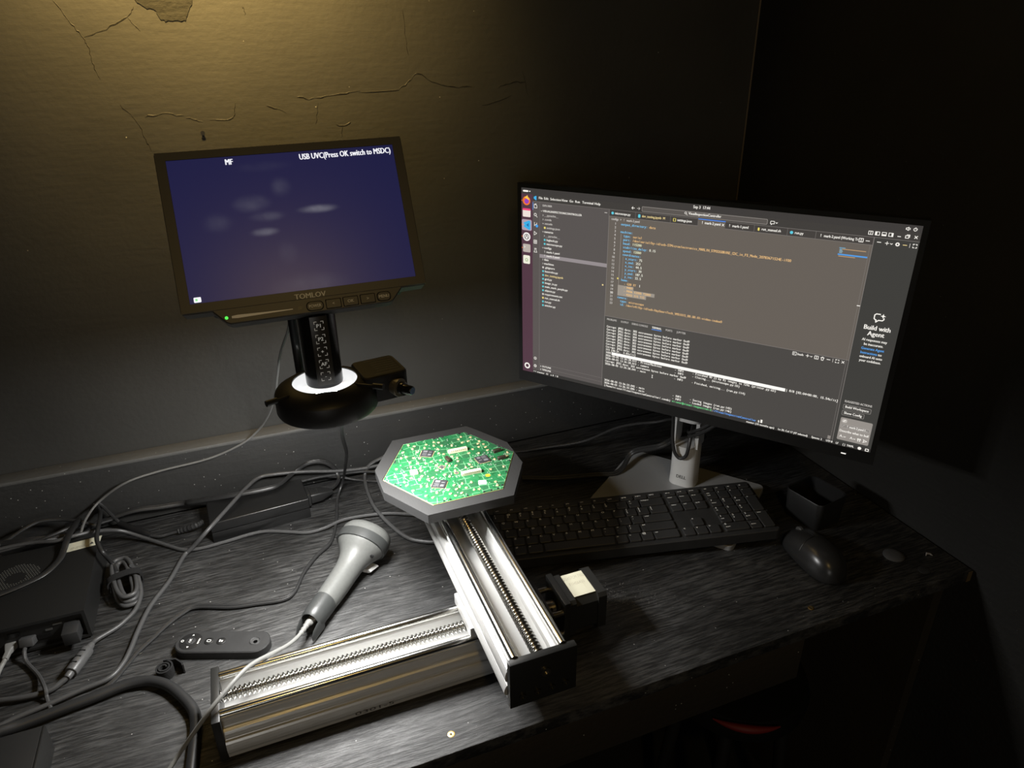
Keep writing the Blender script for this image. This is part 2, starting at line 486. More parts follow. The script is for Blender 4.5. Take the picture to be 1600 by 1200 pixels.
MB().tube([(-0.022, YB, 0.5725), (-0.022, YB-0.0025, 0.571), (-0.022, YB-0.0032, 0.571)], [0.0016, 0.0016, 0.003], 8).obj('nail', M_ANOD, wall_back)

# ================================================================== DESK
desk = thing('desk', 'long black-stained wooden desk built in against the wall', 'desk', (0, 0.79, ZF))
DT = MB().box(-1.35, XR-0.004, 0.50, 1.081, -0.019, 0.0)
dtop = DT.obj('desk_top', M_DESK, desk, loc=(0, -0.79, -ZF), bevel=0.0015)
MB().box(-1.35, 0.59, 0.501, 0.519, -0.088, -0.0195).obj('front_panel', M_APRON, desk, loc=(0, -0.79, -ZF), bevel=0.0012)
MB().box(XR-0.0225, XR-0.0045, 0.53, 1.078, ZF, -0.0195).obj('side_panel', M_APRON, desk, loc=(0, -0.79, -ZF))
MB().box(-1.345, -1.325, 0.53, 1.078, ZF, -0.0195).obj('side_panel', M_APRON, desk, loc=(0, -0.79, -ZF))
MB().box(-1.32, XR-0.025, 1.05, 1.078, -0.088, -0.0195).obj('back_rail', M_APRON, desk, loc=(0, -0.79, -ZF))
for x, y, s in ((0.1235, 0.5225, .0042), (0.6185, 0.527, .0040)):
    sc_ = MB().lathe([(s*.3, -.002), (s*.3, .0002), (s*.75, .0006), (s, .0002), (s, -.002)], 14, Matrix.Translation((x, y, 0))).obj('screw', M_BRASS, desk, True, loc=(0, -0.79, -ZF))
    sc_['label'] = 'brass screw head'
# bare corner at the right end where the stain has worn off
MB().box(0.8715, 0.8795, 0.4992, 0.4998, -0.018, -0.001).obj('worn_edge', mat('bare_wood', (0.10, 0.07, 0.03), 0.7), desk, loc=(0, -0.79, -ZF))

# ================================================================== XY STAGE
stage = thing('motion_stage', 'silver crossed two-axis ball screw stage with a black motor on the desk', 'motion stage', (0.0, 0.62, 0))
SL = (0, -0.62, 0)
def rail_section(flange=False):
    h = 0.050; w = 0.034
    L = [(-w,0), (-w,.0045), (-.0370,.0060), (-.0378,.0095), (-.0374,.0125), (-.0362,.0155), (-.0345,.0180), (-.0325,.0195), (-.0310,.0200), (-.0310,.0225), (-.0350,.0232), (-.0362,.0250), (-.0364,.0290), (-.0360,.0325), (-.0350,.0355), (-.0335,.0378), (-.0310,.0390), (-.0298,.0400), (-.0298,.0445), (-.0318,.0460), (-.0318,.0485), (-.0300,.0490), (-.0295,.0465), (-.0225,.0465), (-.0215,.044), (-.0205,.034), (-.0185,.030), (-.0165,.0225), (-.0155,.0205), (-.008,.0205), (-.0075,.0195)]
    if flange:
        L = [(-.0425,0), (-.0425,.0040), (-.0440,.0050), (-.0455,.0085), (-.0460,.0130), (-.0458,.0170), (-.0448,.0200), (-.0430,.0222), (-.0410,.0230), (-.0400,.0222), (-.0390,.0235), (-.0392,.0262), (-.0384,.0295), (-.0366,.0325), (-.0340,.0345), (-.0318,.0350), (-.0310,.0365), (-.0310,.0440), (-.0318,.0460), (-.0318,.0485), (-.0300,.0490)] + L[L.index((-.0295,.0465)):]
        L = [(-.031-(-x-.031)*.72 if x < -.031 else x, y) for x, y in L]
    Rr = [(-x, y) for x, y in reversed(L)]
    return L + Rr
def screw_mesh(length, r=0.0068, pitch=0.005, seg=16, per=8):
    n = int(length/pitch*per)
    secs = []
    for i in range(n+1):
        t = i/per
        ring = []
        for k in range(seg):
            a = 2*math.pi*k/seg
            ph = (t - k/seg) % 1.0
            g = 0.5-0.5*math.cos(2*math.pi*ph)
            rr = r - 0.0026*(g**1.4)
            ring.append((i*pitch/per, rr*math.cos(a), rr*math.sin(a)))
        secs.append(ring)
    return secs
def rail(base, M, length, name, malu, flange=False):
    """M maps (u along, v across, w up); returns the profile object"""
    sec = rail_section(flange)
    mb = MB()
    mb.loft([[(0, v, w) for v, w in sec], [(length, v, w) for v, w in sec]], cap=True, M=M)
    prof = mb.obj(name, malu, stage, loc=SL)
    for s in (-1, 1):
        m2 = MB(); m2.lathe([(0.0046, 0), (0.0046, length)], 20, M @ Matrix.Translation((0, s*0.0262, 0.0500)) @ Matrix.Rotation(R(90), 4, 'Y'))
        m2.obj('guide_rod', M_ROD, prof, True)
    MB().loft(screw_mesh(length), M=M @ Matrix.Translation((0, 0, 0.0465))).obj('ball_screw', M_SCREWM, prof, True, angle=60)
    return prof
# lower rail, lies along the desk
ML = Matrix(((1,0,0,-0.1015),(0,1,0,0.6195),(0,0,1,0.004),(0,0,0,1)))
low = rail(stage, ML, 0.355, 'lower_rail', M_ALU, True)
def end_plate(parent, M, w0, w1, h0, h1, t, bolts):
    pl = MB().box(0, t, w0, w1, h0, h1, M).obj('end_plate', M_ANOD, parent, bevel=0.0008)
    for (v, w, r) in bolts:
        mb = MB(); mb.lathe([(r*.55, .0005), (r*.55, .0022), (r, .0022), (r, -.001)], 16, M @ Matrix.Translation((0, v, w)) @ Matrix.Rotation(R(-90), 4, 'Y'), cap=True)
        mb.obj('bolt', M_STEEL if r > .0045 else M_DSTEEL, parent, True)
    return pl
end_plate(low, ML @ Matrix.Translation((-0.0085, 0, 0)), -0.0395, 0.0385, -0.0037, 0.0535, 0.0085, [(-.024,.010,.0038),(-.008,.010,.0038),(.008,.010,.0038),(.024,.010,.0038)])
end_plate(low, ML @ Matrix.Translation((0.355, 0, 0)), -0.0395, 0.0385, -0.0037, 0.0535, 0.0085, [])
# small engraved print on the front face of the lower rail
text_obj('engraved_text', '0301-5', 0.055, 0.0295, 0.0062, M_DARKP, low, width=0.045, z=0.0).matrix_local = Matrix(((1,0,0,-0.045+0.02),(0,0,-1,0.6195-0.0421),(0,1,0,-0.0165-.004),(0,0,0,1)))
# motor block beyond the upper rail
MXM = Matrix.Translation((0.0, 0.6195, 0.0))
MB().box(0.2665, 0.2745, 0.585, 0.653, 0.0003, 0.0585).obj('motor_mount_plate', M_ANOD, low, bevel=0.0008)
MB().box(0.2905, 0.2985, 0.5905, 0.6495, 0.0065, 0.0655).obj('motor_mount_plate', M_ANOD, low, bevel=0.0008)
for y in (0.597, 0.642):
    for z in (0.014, 0.048):
        MB().lathe([(0.0037, 0), (0.0037, 0.016)], 14, Matrix.Translation((0.2745, y, z)) @ Matrix.Rotation(R(90), 4, 'Y')).obj('standoff', M_STEEL, low, True)
cp = MB().lathe([(0.003, -.004), (0.0085, -.004), (0.0095, -.003), (0.0095, .011), (0.0085, .012), (0.003, .012)], 24, Matrix.Translation((0.2775, 0.6195, 0.0385)) @ Matrix.Rotation(R(90), 4, 'Y')).obj('shaft_coupling', M_STEEL, low, True)
MB().lathe([(0.0022, 0), (0.0022, 0.0098)], 12, Matrix.Translation((0.282, 0.6195, 0.0385)) @ Matrix.Rotation(R(60), 4, 'X')).obj('set_screw', M_BLK, low, True)
motor = MB()
oct_ = lambda s, c: [(-s+c,-s),(s-c,-s),(s,-s+c),(s,s-c),(s-c,s),(-s+c,s),(-s,s-c),(-s,-s+c)]
MO = Matrix.Translation((0.2985, 0.620, 0.036)) @ Matrix(((0,0,1,0),(1,0,0,0),(0,1,0,0),(0,0,0,1)))
motor.prism(oct_(.0282, .004), 0, .0085, MO); motor.prism(oct_(.0265, .008), .0085, .0385, MO); motor.prism(oct_(.0282, .004), .0385, .050, MO)
mot = motor.obj('stepper_motor', M_ANOD, stage, loc=SL)
for k in range(14):   # laminations along the chamfer
    MB().box(0.3075+k*.0021, 0.3085+k*.0021, 0.5990, 0.6005, 0.0560, 0.0590).obj('lamination', mat('motor_steel', (0.22, 0.18, 0.10), 0.35, 0.8), mot)
lb = MB().prism(rrect(0.3065, 0.3380, 0.6010, 0.6420, .002), .0626, .0631).obj('motor_label', M_LABEL, mot)
LR = Matrix.Translation((0.3065, 0.6420, 0.0632)) @ Matrix.Rotation(R(0), 4, 'Z')
text_obj('label_text', '2GX57CM 7103', 0.0015, -0.0105, 0.0075, M_PALE, mot, width=0.0285, z=0).matrix_local = LR
text_obj('label_text', 'F1HS6430', 0.005, -0.0215, 0.0075, M_PALE, mot, width=0.021, z=0).matrix_local = LR
MB().box(0.0, 0.0001, 0, .012, 0, .0001).obj('label_line', M_PALE, mot).matrix_local = Matrix.Translation((0.329, 0.610, 0.0632))
# carriage of the lower rail
MB().box(0.1700, 0.2450, 0.5880, 0.6510, 0.0600, 0.0745).obj('carriage', M_ALU, stage, loc=SL, bevel=0.001)
# upper rail, runs away from the camera on the carriage
MU = Matrix(((0,-1,0,0.2080),(1,0,0,0.4795),(0,0,1,0.0790),(0,0,0,1)))
upr = rail(stage, MU, 0.415, 'upper_rail', M_ALUY)
MUF = MU @ Matrix.Translation((-0.0085, 0, 0))
end_plate(upr, MUF, -0.0385, 0.0345, -0.006, 0.0525, 0.0085, [(-.026,.007,.0036),(-.0105,.007,.0036),(.005,.007,.0036),(.0215,.007,.0036),(-.0035,.0315,.0052)])
end_plate(upr, MU @ Matrix.Translation((0.415, 0, 0)), -0.0385, 0.0345, -0.006, 0.0525, 0.0085, [])
MB().box(0.1740, 0.2420, 0.735, 0.845, 0.1340, 0.1500).obj('carriage', M_ALUY, stage, loc=SL, bevel=0.001)
# sample platform: a printed eight-sided tray
PC = (0.2105, 0.7895)
OUT = [(-0.0945,-0.0275),(-0.0555,-0.0965),(0.0555,-0.0965),(0.0945,-0.029),(0.0945,0.029),(0.0640,0.0830),(0.0555,0.0965),(-0.0555,0.0965),(-0.0945,0.0275)]
HEX = lambda r, dx=0.0, dy=0.0: [(dx+r*math.cos(R(60*k)), dy+r*math.sin(R(60*k))) for k in range(6)]
ZP = 0.1655
TM = Matrix.Translation((PC[0], PC[1], 0))
ptm = MB()
ptm.prism(OUT, ZP-0.0125, ZP-0.0030, TM)
# rim around the hexagonal recess
hx = HEX(0.0925, 0.002, 0.0005)
rim_in = []
ang = lambda p: math.atan2(p[1], p[0])
NR = 72
def ray_hit(poly, a):
    d = Vector((math.cos(a), math.sin(a))); best = 0
    for i in range(len(poly)):
        p, q = Vector(poly[i]), Vector(poly[(i+1)%len(poly)])
        e = q-p; den = d.x*e.y-d.y*e.x
        if abs(den) < 1e-12: continue
        t = (p.x*e.y-p.y*e.x)/den; u = (p.x*d.y-p.y*d.x)/den
        if t > 0 and -1e-6 <= u <= 1+1e-6: best = max(best, t)
    return d*best
angs = sorted(set([round(2*math.pi*k/NR, 6) for k in range(NR)] + [round(ang(p) % (2*math.pi), 6) for p in OUT+hx]))
n = len(angs)
vo_ = [ray_hit(OUT, a) for a in angs]; vi_ = [ray_hit(hx, a) for a in angs]
vs_ = [(p.x, p.y, ZP-.003) for p in vo_] + [(p.x, p.y, ZP) for p in vo_] + [(p.x, p.y, ZP) for p in vi_] + [(p.x, p.y, ZP-.003) for p in vi_]
fs_ = []
for k in range(3):
    fs_ += [(k*n+i, k*n+(i+1)%n, (k+1)*n+(i+1)%n, (k+1)*n+i) for i in range(n)]
ptm.add(vs_, fs_, TM)
ptm.obj('sample_platform', mat('printed_black_plastic', (0.030, 0.030, 0.030), 0.55, bump=(1, .5, .0004, (1400, 60, 900))), stage, loc=SL)

# ================================================================== CIRCUIT BOARD
def pcb_mat():
    m, nt, b = nodes_of('green_solder_mask')
    N, Lk = nt.nodes, nt.links
    tc = N.new('ShaderNodeTexCoord')
    vo = N.new('ShaderNodeTexVoronoi'); vo.feature = 'DISTANCE_TO_EDGE'; vo.inputs['Scale'].default_value = 85; vo.inputs['Randomness'].default_value = 0.35
    Lk.new(tc.outputs['Object'], vo.inputs['Vector'])
    n1 = N.new('ShaderNodeTexNoise'); n1.inputs['Scale'].default_value = 38; n1.inputs['Detail'].default_value = 1
    Lk.new(tc.outputs['Object'], n1.inputs['Vector'])
    # hexagon outlines appear only where the noise is high
    lt = N.new('ShaderNodeMath'); lt.operation = 'LESS_THAN'; lt.inputs[1].default_value = 0.035; Lk.new(vo.outputs['Distance'], lt.inputs[0])
    gt = N.new('ShaderNodeMath'); gt.operation = 'GREATER_THAN'; gt.inputs[1].default_value = 0.46; Lk.new(n1.outputs['Fac'], gt.inputs[0])
    mu = N.new('ShaderNodeMath'); mu.operation = 'MULTIPLY'; Lk.new(lt.outputs[0], mu.inputs[0]); Lk.new(gt.outputs[0], mu.inputs[1])
    vc = N.new('ShaderNodeTexVoronoi'); vc.inputs['Scale'].default_value = 85; vc.inputs['Randomness'].default_value = 0.35
    Lk.new(tc.outputs['Object'], vc.inputs['Vector'])
    sp = N.new('ShaderNodeSeparateColor'); Lk.new(vc.outputs['Color'], sp.inputs['Color'])
    cr = N.new('ShaderNodeValToRGB'); cr.color_ramp.interpolation = 'CONSTANT'
    cr.color_ramp.elements[0].color = (0.020, 0.165, 0.058, 1)
    cr.color_ramp.elements[1].position = 0.72; cr.color_ramp.elements[1].color = (0.024, 0.115, 0.048, 1)
    Lk.new(sp.outputs['Green'], cr.inputs['Fac'])
    # wavy copper traces
    w = N.new('ShaderNodeTexWave'); w.inputs['Scale'].default_value = 30; w.inputs['Distortion'].default_value = 9; w.inputs['Detail'].default_value = 2; w.inputs['Detail Scale'].default_value = 2.5
    Lk.new(tc.outputs['Object'], w.inputs['Vector'])
    wg = N.new('ShaderNodeMath'); wg.operation = 'GREATER_THAN'; wg.inputs[1].default_value = 0.93; Lk.new(w.outputs['Fac'], wg.inputs[0])
    m0 = N.new('ShaderNodeMixRGB'); m0.inputs['Color2'].default_value = (0.012, 0.11, 0.035, 1)
    Lk.new(wg.outputs[0], m0.inputs['Fac']); Lk.new(cr.outputs['Color'], m0.inputs['Color1'])
    m1 = N.new('ShaderNodeMixRGB'); m1.inputs['Color2'].default_value = (0.17, 0.42, 0.21, 1)
    Lk.new(mu.outputs[0], m1.inputs['Fac']); Lk.new(m0.outputs['Color'], m1.inputs['Color1'])
    Lk.new(m1.outputs['Color'], b.inputs['Base Color'])
    b.inputs['Roughness'].default_value = 0.45
    return m
M_PCB = pcb_mat()
BZ = ZP + 0.0004
board = thing('circuit_board', 'green hexagonal circuit board set in the black platform tray', 'circuit board', (PC[0]+.002, PC[1]+.0005, ZP-0.003))
bl = (0, 0, 0)
H0 = ZP-0.003
top = BZ - H0      # board top in local z
MB().prism(HEX(0.0912), 0.0001, top-.0002).obj('board_edge', mat('fr4_edge', (0.55, 0.50, 0.22), 0.6), board)
MB().prism(HEX(0.0908), top-.0002, top).obj('solder_mask', M_PCB, board)
M_CHIP = mat('chip_black', (0.035, 0.036, 0.040), 0.45)
M_CONN = mat('cream_connector', (0.62, 0.56, 0.40), 0.5)
M_TIN = mat('solder_tin', (0.60, 0.48, 0.27), 0.45, 0.2)
def part_box(name, cx, cy, w, d, h, a, m, z=top, bev=.0003):
    return MB().box(-w/2, w/2, -d/2, d/2, 0, h).obj(name, m, board, loc=(cx, cy, z), rot=(0,0,R(a)), bevel=bev, bseg=1)
def chip(cx, cy, s, a, h=0.0016):
    c = part_box('chip', cx, cy, s, s, h, a, M_CHIP)
    mk = MB()
    mk.add([(x*s, y*s, h+.00005) for x, y in ((-.38,.12),(-.12,.12),(-.12,.38),(-.38,.38))], [(0,1,2,3)])
    for j in range(3):
        w = (.42, .36, .40)[j]
        mk.add([(x*s, y*s, h+.00005) for x, y in ((-.02,.30-j*.13),(-.02+w,.30-j*.13),(-.02+w,.36-j*.13),(-.02,.36-j*.13))], [(0,1,2,3)])
    mk.add([(x*s, y*s, h+.00005) for x, y in ((0,-.38),(.36,-.38),(.36,-.1),(0,-.1))], [(0,1,2,3)])
    mk.add([(x*s, y*s, h+.00005) for x, y in ((-.38,-.2),(-.12,-.2),(-.12,-.1),(-.38,-.1))], [(0,1,2,3)])
    mk.obj('chip_marking', mat('chip_print', (0.16, 0.16, 0.17), 0.6), c)
    # rows of gull-wing pins
    pn = MB()
    for side in range(4):
        Mr = Matrix.Rotation(R(90*side), 4, 'Z')
        for k in range(14):
            x = -s*.43 + s*.86*k/13
            pn.box(x-.00018, x+.00018, s/2, s/2+.0011, 0.0001, .0005, Mr)
    pn.obj('pins', M_TIN, c)
    return c
chip(-0.0212, 0.0408, 0.0165, -28+180)
chip(0.0448, -0.0030, 0.0170, 5)
chip(-0.0262, -0.0385, 0.0175, -30+180)
chip(-0.0120, -0.0005, 0.0066, 30, .0011)
chip(0.0020, -0.0215, 0.0040, 20, .0009)
for cx, cy, a in ((0.0200, 0.0307, -1), (0.0198, -0.0297, -2)):
    c = part_box('connector', cx, cy, 0.0270, 0.0064, 0.0042, a, M_CONN)
    pn = MB()
    for k in range(8):
        x = -.0095 + .0190*k/7
        pn.box(x-.0006, x+.0006, -.0037, -.0018, .0032, .0043)
    pn.obj('contacts', M_PRINTG, c)
part_box('crystal_can', -0.0500, -0.0002, 0.0098, 0.0094, 0.0028, 0, M_CONN)
for cx, cy, a in ((0.0700, 0.0085, 8), (0.0695, -0.0112, 2), (0.0005, 0.0130, -82)):
    part_box('pin_header', cx, cy, 0.0115, 0.0042, 0.0045, a, mat('brown_black_header', (0.035, 0.024, 0.016), 0.5))
MB().prism(circle(0, 0, .0034, 18), 0, .0002).obj('dot_sticker', mat('orange_sticker', (0.85, 0.33, 0.02), 0.6), board, loc=(.0383, -.0427, top))
MB().prism(rrect(-.0052, .0052, -.0048, .0048, .001), 0, .0002).obj('paper_sticker', mat('white_sticker', (0.75, 0.75, 0.78), 0.6), board, loc=(.0262, -.0555, top), rot=(0,0,R(-15)))
# tin lugs: one small part each, shared mesh
lug = MB(); lug.lathe([(.0018, 0), (.0018, .0005), (.0013, .0010), (.0004, .0012)], 8); lug.box(.0006, .0022, -.0009, .0009, 0, .0012)
lug_me = lug.mesh('tin_lug', M_TIN, True)
placed = [(-.0212,.0408,.013),(.0448,-.003,.013),(-.0262,-.0385,.0135),(-.012,-.0005,.006),(.02,.0307,.013),(.0198,-.0297,.013),(-.05,0,.0075),(.07,.0085,.007),(.0695,-.0112,.007),(.0005,.013,.006),(.0383,-.0427,.005),(.0262,-.0555,.0075)]
cnt = 0
while cnt < 92:
    x, y = random.uniform(-.084, .084), random.uniform(-.074, .074)
    if abs(y) > .0735 or abs(x)*math.sqrt(3)/2 + abs(y)/2 > .0745: continue
    if any((x-a)**2 + (y-b)**2 < (c+.002)**2 for a, b, c in placed): continue
    placed.append((x, y, .0048)); cnt += 1
    link('tin_lug', lug_me, board, (x, y, top), (0, 0, random.choice((0, 1.57, 3.14, -1.0))))
# resistors and capacitors too small to single out
st = MB()
clusters = [(-.0212,.0408),(.0448,-.003),(-.0262,-.0385),(-.012,-.0005),(.002,-.0215),(-.05,.0),(.07,.0)]
for k in range(260):
    if k < 150:
        c = random.choice(clusters); a = random.uniform(0, 6.283); rr_ = random.uniform(.0125, .019) if abs(c[0]) > .015 else random.uniform(.006, .011)
        x, y = c[0]+rr_*math.cos(a), c[1]+rr_*math.sin(a)
    else:
        x, y = random.uniform(-.085, .085), random.uniform(-.075, .075)
    if abs(y) > .0755 or abs(x)*math.sqrt(3)/2 + abs(y)/2 > .0755: continue
    Mx = Matrix.Translation((x, y, top)) @ Matrix.Rotation(random.choice((0, R(90), R(30))), 4, 'Z')
    st.box(-.0008, .0008, -.0004, .0004, 0, .0005, Mx)
so = st.obj('tiny_resistors', mat('tiny_component', (0.42, 0.44, 0.40), 0.5), board); so['kind'] = 'stuff'
sb = MB()
for k in range(70):
    s_ = random.randrange(6); t = random.uniform(.05, .95)
    a, b = Vector(HEX(.0885)[s_]), Vector(HEX(.0885)[(s_+1) % 6])
    p = a.lerp(b, t)
    if k % 3 == 0: sb.box(-.0011, .0011, -.0008, .0008, 0, .0011, Matrix.Translation((p.x, p.y, top)) @ Matrix.Rotation(R(60*s_+120), 4, 'Z'))
so = sb.obj('edge_components', M_CHIP, board); so['kind'] = 'stuff'

# ================================================================== DESKTOP MONITOR
mon = thing('monitor', 'widescreen black-bezel monitor showing a code editor on a silver stand', 'monitor', (0.5952, 0.8118, 0), R(-52.78))
SW, SH = 0.5270, 0.2964
ZB = 0.1868                       # bottom edge of the lit area
YS = -0.0432                      # screen plane (local y, viewer is at -y)
# foot: thin plate
MB().prism(rrect(-0.117, 0.117, -0.094, 0.094, 0.010), 0.0, 0.008, inset=.001, insh=.001).obj('foot_plate', mat('grey_foot_paint', (0.27, 0.275, 0.28), 0.45, 0.2), mon, True, loc=(0.003, 0.0, 0.0005))
# post with a cable opening
pw, y0p, y1p = 0.0215, 0.022, 0.062
def post_sec(z, w=pw): return [(x-.001, y, z) for x, y in rrect(-w, w, y0p, y1p, 0.014, 5)]
post = MB()
post.loft([post_sec(.008, pw+.001), post_sec(.030), post_sec(.082)])
wl = 0.0055
for s in (-1, 1):     # cheeks either side of the opening
    xa, xb = (s*pw, s*(pw-wl))
    x0_, x1_ = min(xa, xb), max(xa, xb)
    post.box(x0_-.001, x1_-.001, y0p+.004, y1p-.004, .082, .128)
post.loft([post_sec(.128), post_sec(.260), post_sec(.30)])
post.obj('stand_post', M_SILVER, mon, True)
text_obj('maker_name', 'DELL', 0, 0, 0.0085, M_DARKP, mon, width=0.0165, z=0, bold=.0002).matrix_local = Matrix.Translation((-0.0085, y0p-0.0003, 0.0235)) @ Matrix.Rotation(R(90), 4, 'X')
MB().box(-.045, .045, -.001, .024, .255, .345).obj('stand_mount', M_SILVER, mon, bevel=.004)
# cabinet
MB().box(-SW/2-.006, SW/2+.006, YS+.0008, YS+.020, ZB-.0165, ZB+SH+.0065).obj('cabinet', M_BLK, mon, bevel=.0025)
MB().box(-.17, .17, YS+.018, YS+.043, ZB+.05, ZB+.24).obj('back_housing', M_BLK, mon, bevel=.006)
fr = MB()   # raised rim around the lit area
a0, a1, b0, b1 = -SW/2-.0065, SW/2+.0065, ZB-.017, ZB+SH+.007
i0, i1, j0, j1 = -SW/2, SW/2, ZB, ZB+SH
fr.box(a0, i0-.0004, YS-.0008, YS+.004, b0, b1); fr.box(i1+.0004, a1, YS-.0008, YS+.004, b0, b1)
fr.box(i0-.0004, i1+.0004, YS-.0008, YS+.004, b0, j0-.0004); fr.box(i0-.0004, i1+.0004, YS-.0008, YS+.004, j1+.0004, b1)
fr.obj('bezel', M_BLK, mon)
pl_ = MB().box(.230, .236, YS-.0012, YS-.0008, ZB-.0105, ZB-.0090).obj('power_light', glow('power_white', (1, .95, .9), 1.0), mon)
# lit panel: local x right, y down-negative, in 1920x1080 display units scaled to metres
PX = SW/1920
def pan_mat():
    m, nt, b = nodes_of('lit_display_panel')
    N, Lk = nt.nodes, nt.links
    b.inputs['Base Color'].default_value = (.004, .004, .004, 1); b.inputs['Roughness'].default_value = .4
    b.inputs['Specular IOR Level'].default_value = .3
    b.inputs['Emission Color'].default_value = (*srgb(76, 72, 70), 1); b.inputs['Emission Strength'].default_value = 1
    return m
scr = MB().box(0, SW, -SH, 0, -.003, 0).obj('screen', pan_mat(), mon, loc=(-SW/2, YS, ZB+SH), rot=(R(90), 0, 0))
def U(x, y): return (x*PX, -y*PX)
LV = 0.00008
def panel(name, x0, y0, x1, y1, col, lev=1, r=0, strength=1.0):
    p = [U(x0, y1), U(x1, y1), U(x1, y0), U(x0, y0)]
    if r:
        p = rrect(x0*PX, x1*PX, -y1*PX, -y0*PX, r*PX)
    key = 'ui_%d_%d_%d' % tuple(int(c) for c in col)
    return MB().add([(x, y, LV*lev) for x, y in p], [tuple(range(len(p)))]).obj(name, glow(key, srgb(*col), strength), scr)
def poly(name, pts, col, lev=4):
    p = [U(*q) for q in pts]
    key = 'ui_%d_%d_%d' % tuple(int(c) for c in col)
    return MB().add([(x, y, LV*lev) for x, y in p], [tuple(range(len(p)))]).obj(name, glow(key, srgb(*col)), scr)
def stroke(name, segs, w, col, lev=4, closed=False):
    """outline icon from polylines in display units"""
    mb = MB()
    for pl in segs:
        for a, b in zip(pl[:-1], pl[1:]):
            a, b = Vector(a), Vector(b); d = (b-a)
            if d.length < 1e-6: continue
            d.normalize(); nrm = Vector((-d.y, d.x))*w/2; a2 = a - d*w*.3; b2 = b + d*w*.3
            q = [a2+nrm, b2+nrm, b2-nrm, a2-nrm]
            mb.add([(*U(v.x, v.y), LV*lev) for v in q], [(0,1,2,3)])
    key = 'ui_%d_%d_%d' % tuple(int(c) for c in col)
    return mb.obj(name, glow(key, srgb(*col)), scr)
WHT = (250, 246, 238); GRY = (205, 200, 194); BLU = (120, 196, 240); YEL = (238, 214, 150); AMB = (235, 190, 130)
def tx(s, x, y, size, col=WHT, adv=None, width=None, lev=5, align='l', bold=.34):
    key = 'ui_%d_%d_%d' % col
    return text_obj('screen_text', s, x*PX, -(y+size*.36)*PX, size*1.32*PX, glow(key, srgb(*col)), scr, adv=adv*PX if adv else None, width=width*PX if width else None, z=LV*lev, bold=bold*PX, align=align)
# regions
panel('dock_panel', 0, 30, 70, 1080, (84, 58, 70))
panel('title_bar', 70, 30, 1920, 66, (66, 63, 60))
panel('top_bar', 0, 0, 1920, 30, (64, 61, 59))
panel('activity_panel', 70, 66, 113, 1060, (92, 86, 84))
panel('explorer_panel', 113, 66, 519, 1060, (90, 85, 83))
panel('editor_panel', 521, 100, 1748, 637, (104, 97, 90))
panel('tab_bar', 521, 66, 1748, 100, (70, 66, 63))
panel('terminal_panel', 521, 640, 1748, 1060, (76, 73, 70))
panel('chat_panel', 1750, 66, 1920, 1060, (64, 63, 60))
panel('status_bar', 70, 1060, 1920, 1080, (56, 54, 52))
for nm, a in dict(r1=(519,66,521,1060), r2=(113,66,114.2,1060), r3=(1748,66,1750,1060), r4=(521,637,1748,639), r5=(70,65,1920,66.5), r6=(113,1012,519,1013), r7=(113,1036,519,1037), r8=(521,99,982,100.5), r9=(1114,99,1748,100.5), r10=(1738,102,1739,1058)).items():
    panel('divider_line', *a, (132, 126, 122), 2)
panel('selected_row', 114, 350, 519, 370, (150, 142, 144), 2)
# top bar
panel('workspace_pill', 10, 11, 44, 20, WHT, 3, 4.5); panel('workspace_dot', 49, 12, 56, 19, WHT, 3, 3.5)
tx('Sep 3  17:44', 952, 13, 15, width=82)
stroke('speaker_icon', [[(1860,13),(1864,13),(1869,9),(1869,23),(1864,19),(1860,19),(1860,13)],[(1873,12),(1875,16),(1873,20)]], 2.4, WHT)
stroke('power_icon', [[(1891,11),(1888,15),(1889,20),(1894,23),(1899,20),(1901,15),(1898,11)],[(1894.5,8),(1894.5,15)]], 2.4, WHT)
# dock
def disc(name, cx, cy, r, col, lev=4): return poly(name, [(cx+r*math.cos(2*math.pi*k/20), cy+r*math.sin(2*math.pi*k/20)) for k in range(20)], col, lev)
disc('dock_icon', 32, 67, 24, (244, 120, 40), 3); disc('dock_icon_core', 33, 69, 14, (150, 70, 190), 4); poly('dock_icon_flame', [(20,50),(30,44),(38,36),(42,50),(52,58),(46,62),(34,56)], (250, 205, 80), 5)
panel('dock_icon', 8, 110, 57, 154, (238, 226, 218), 3, 5); panel('dock_icon_tab', 8, 108, 57, 119, (236, 70, 120), 4, 4)
panel('dock_icon_plate', 2, 168, 64, 228, (176, 160, 172), 2, 8)
poly('dock_icon', [(12,188),(18,184),(48,172),(56,177),(56,220),(48,225),(18,211),(12,207),(20,198)], (60, 176, 232), 3); poly('dock_icon_notch', [(30,198),(45,186),(45,209)], (40, 110, 170), 4)
disc('dock_icon', 32, 263, 24, (244, 240, 236), 3); stroke('dock_icon_ring', [[(32+14*math.cos(a*.524), 263+14*math.sin(a*.524)) for a in range(13)], [(24,270),(32,253),(40,270)]], 3.5, (70, 66, 66))
panel('dock_icon', 8, 304, 56, 350, (186, 176, 168), 3, 6); stroke('dock_icon_prompt', [[(16,316),(22,321),(16,326)]], 3, (240, 236, 230))
panel('dock_icon', 9, 368, 53, 416, (240, 238, 220), 3, 7); stroke('dock_icon_ring', [[(31+8*math.cos(a*.785), 394+8*math.sin(a*.785)) for a in range(9)]], 3, (120, 160, 90))
stroke('dock_icon', [[(32+15*math.cos(a*.524), 1042+15*math.sin(a*.524)) for a in range(13)]], 8, WHT)
for yy in (67, 198, 263, 327): disc('dock_dot', 3, yy, 3, (236, 120, 50), 4)
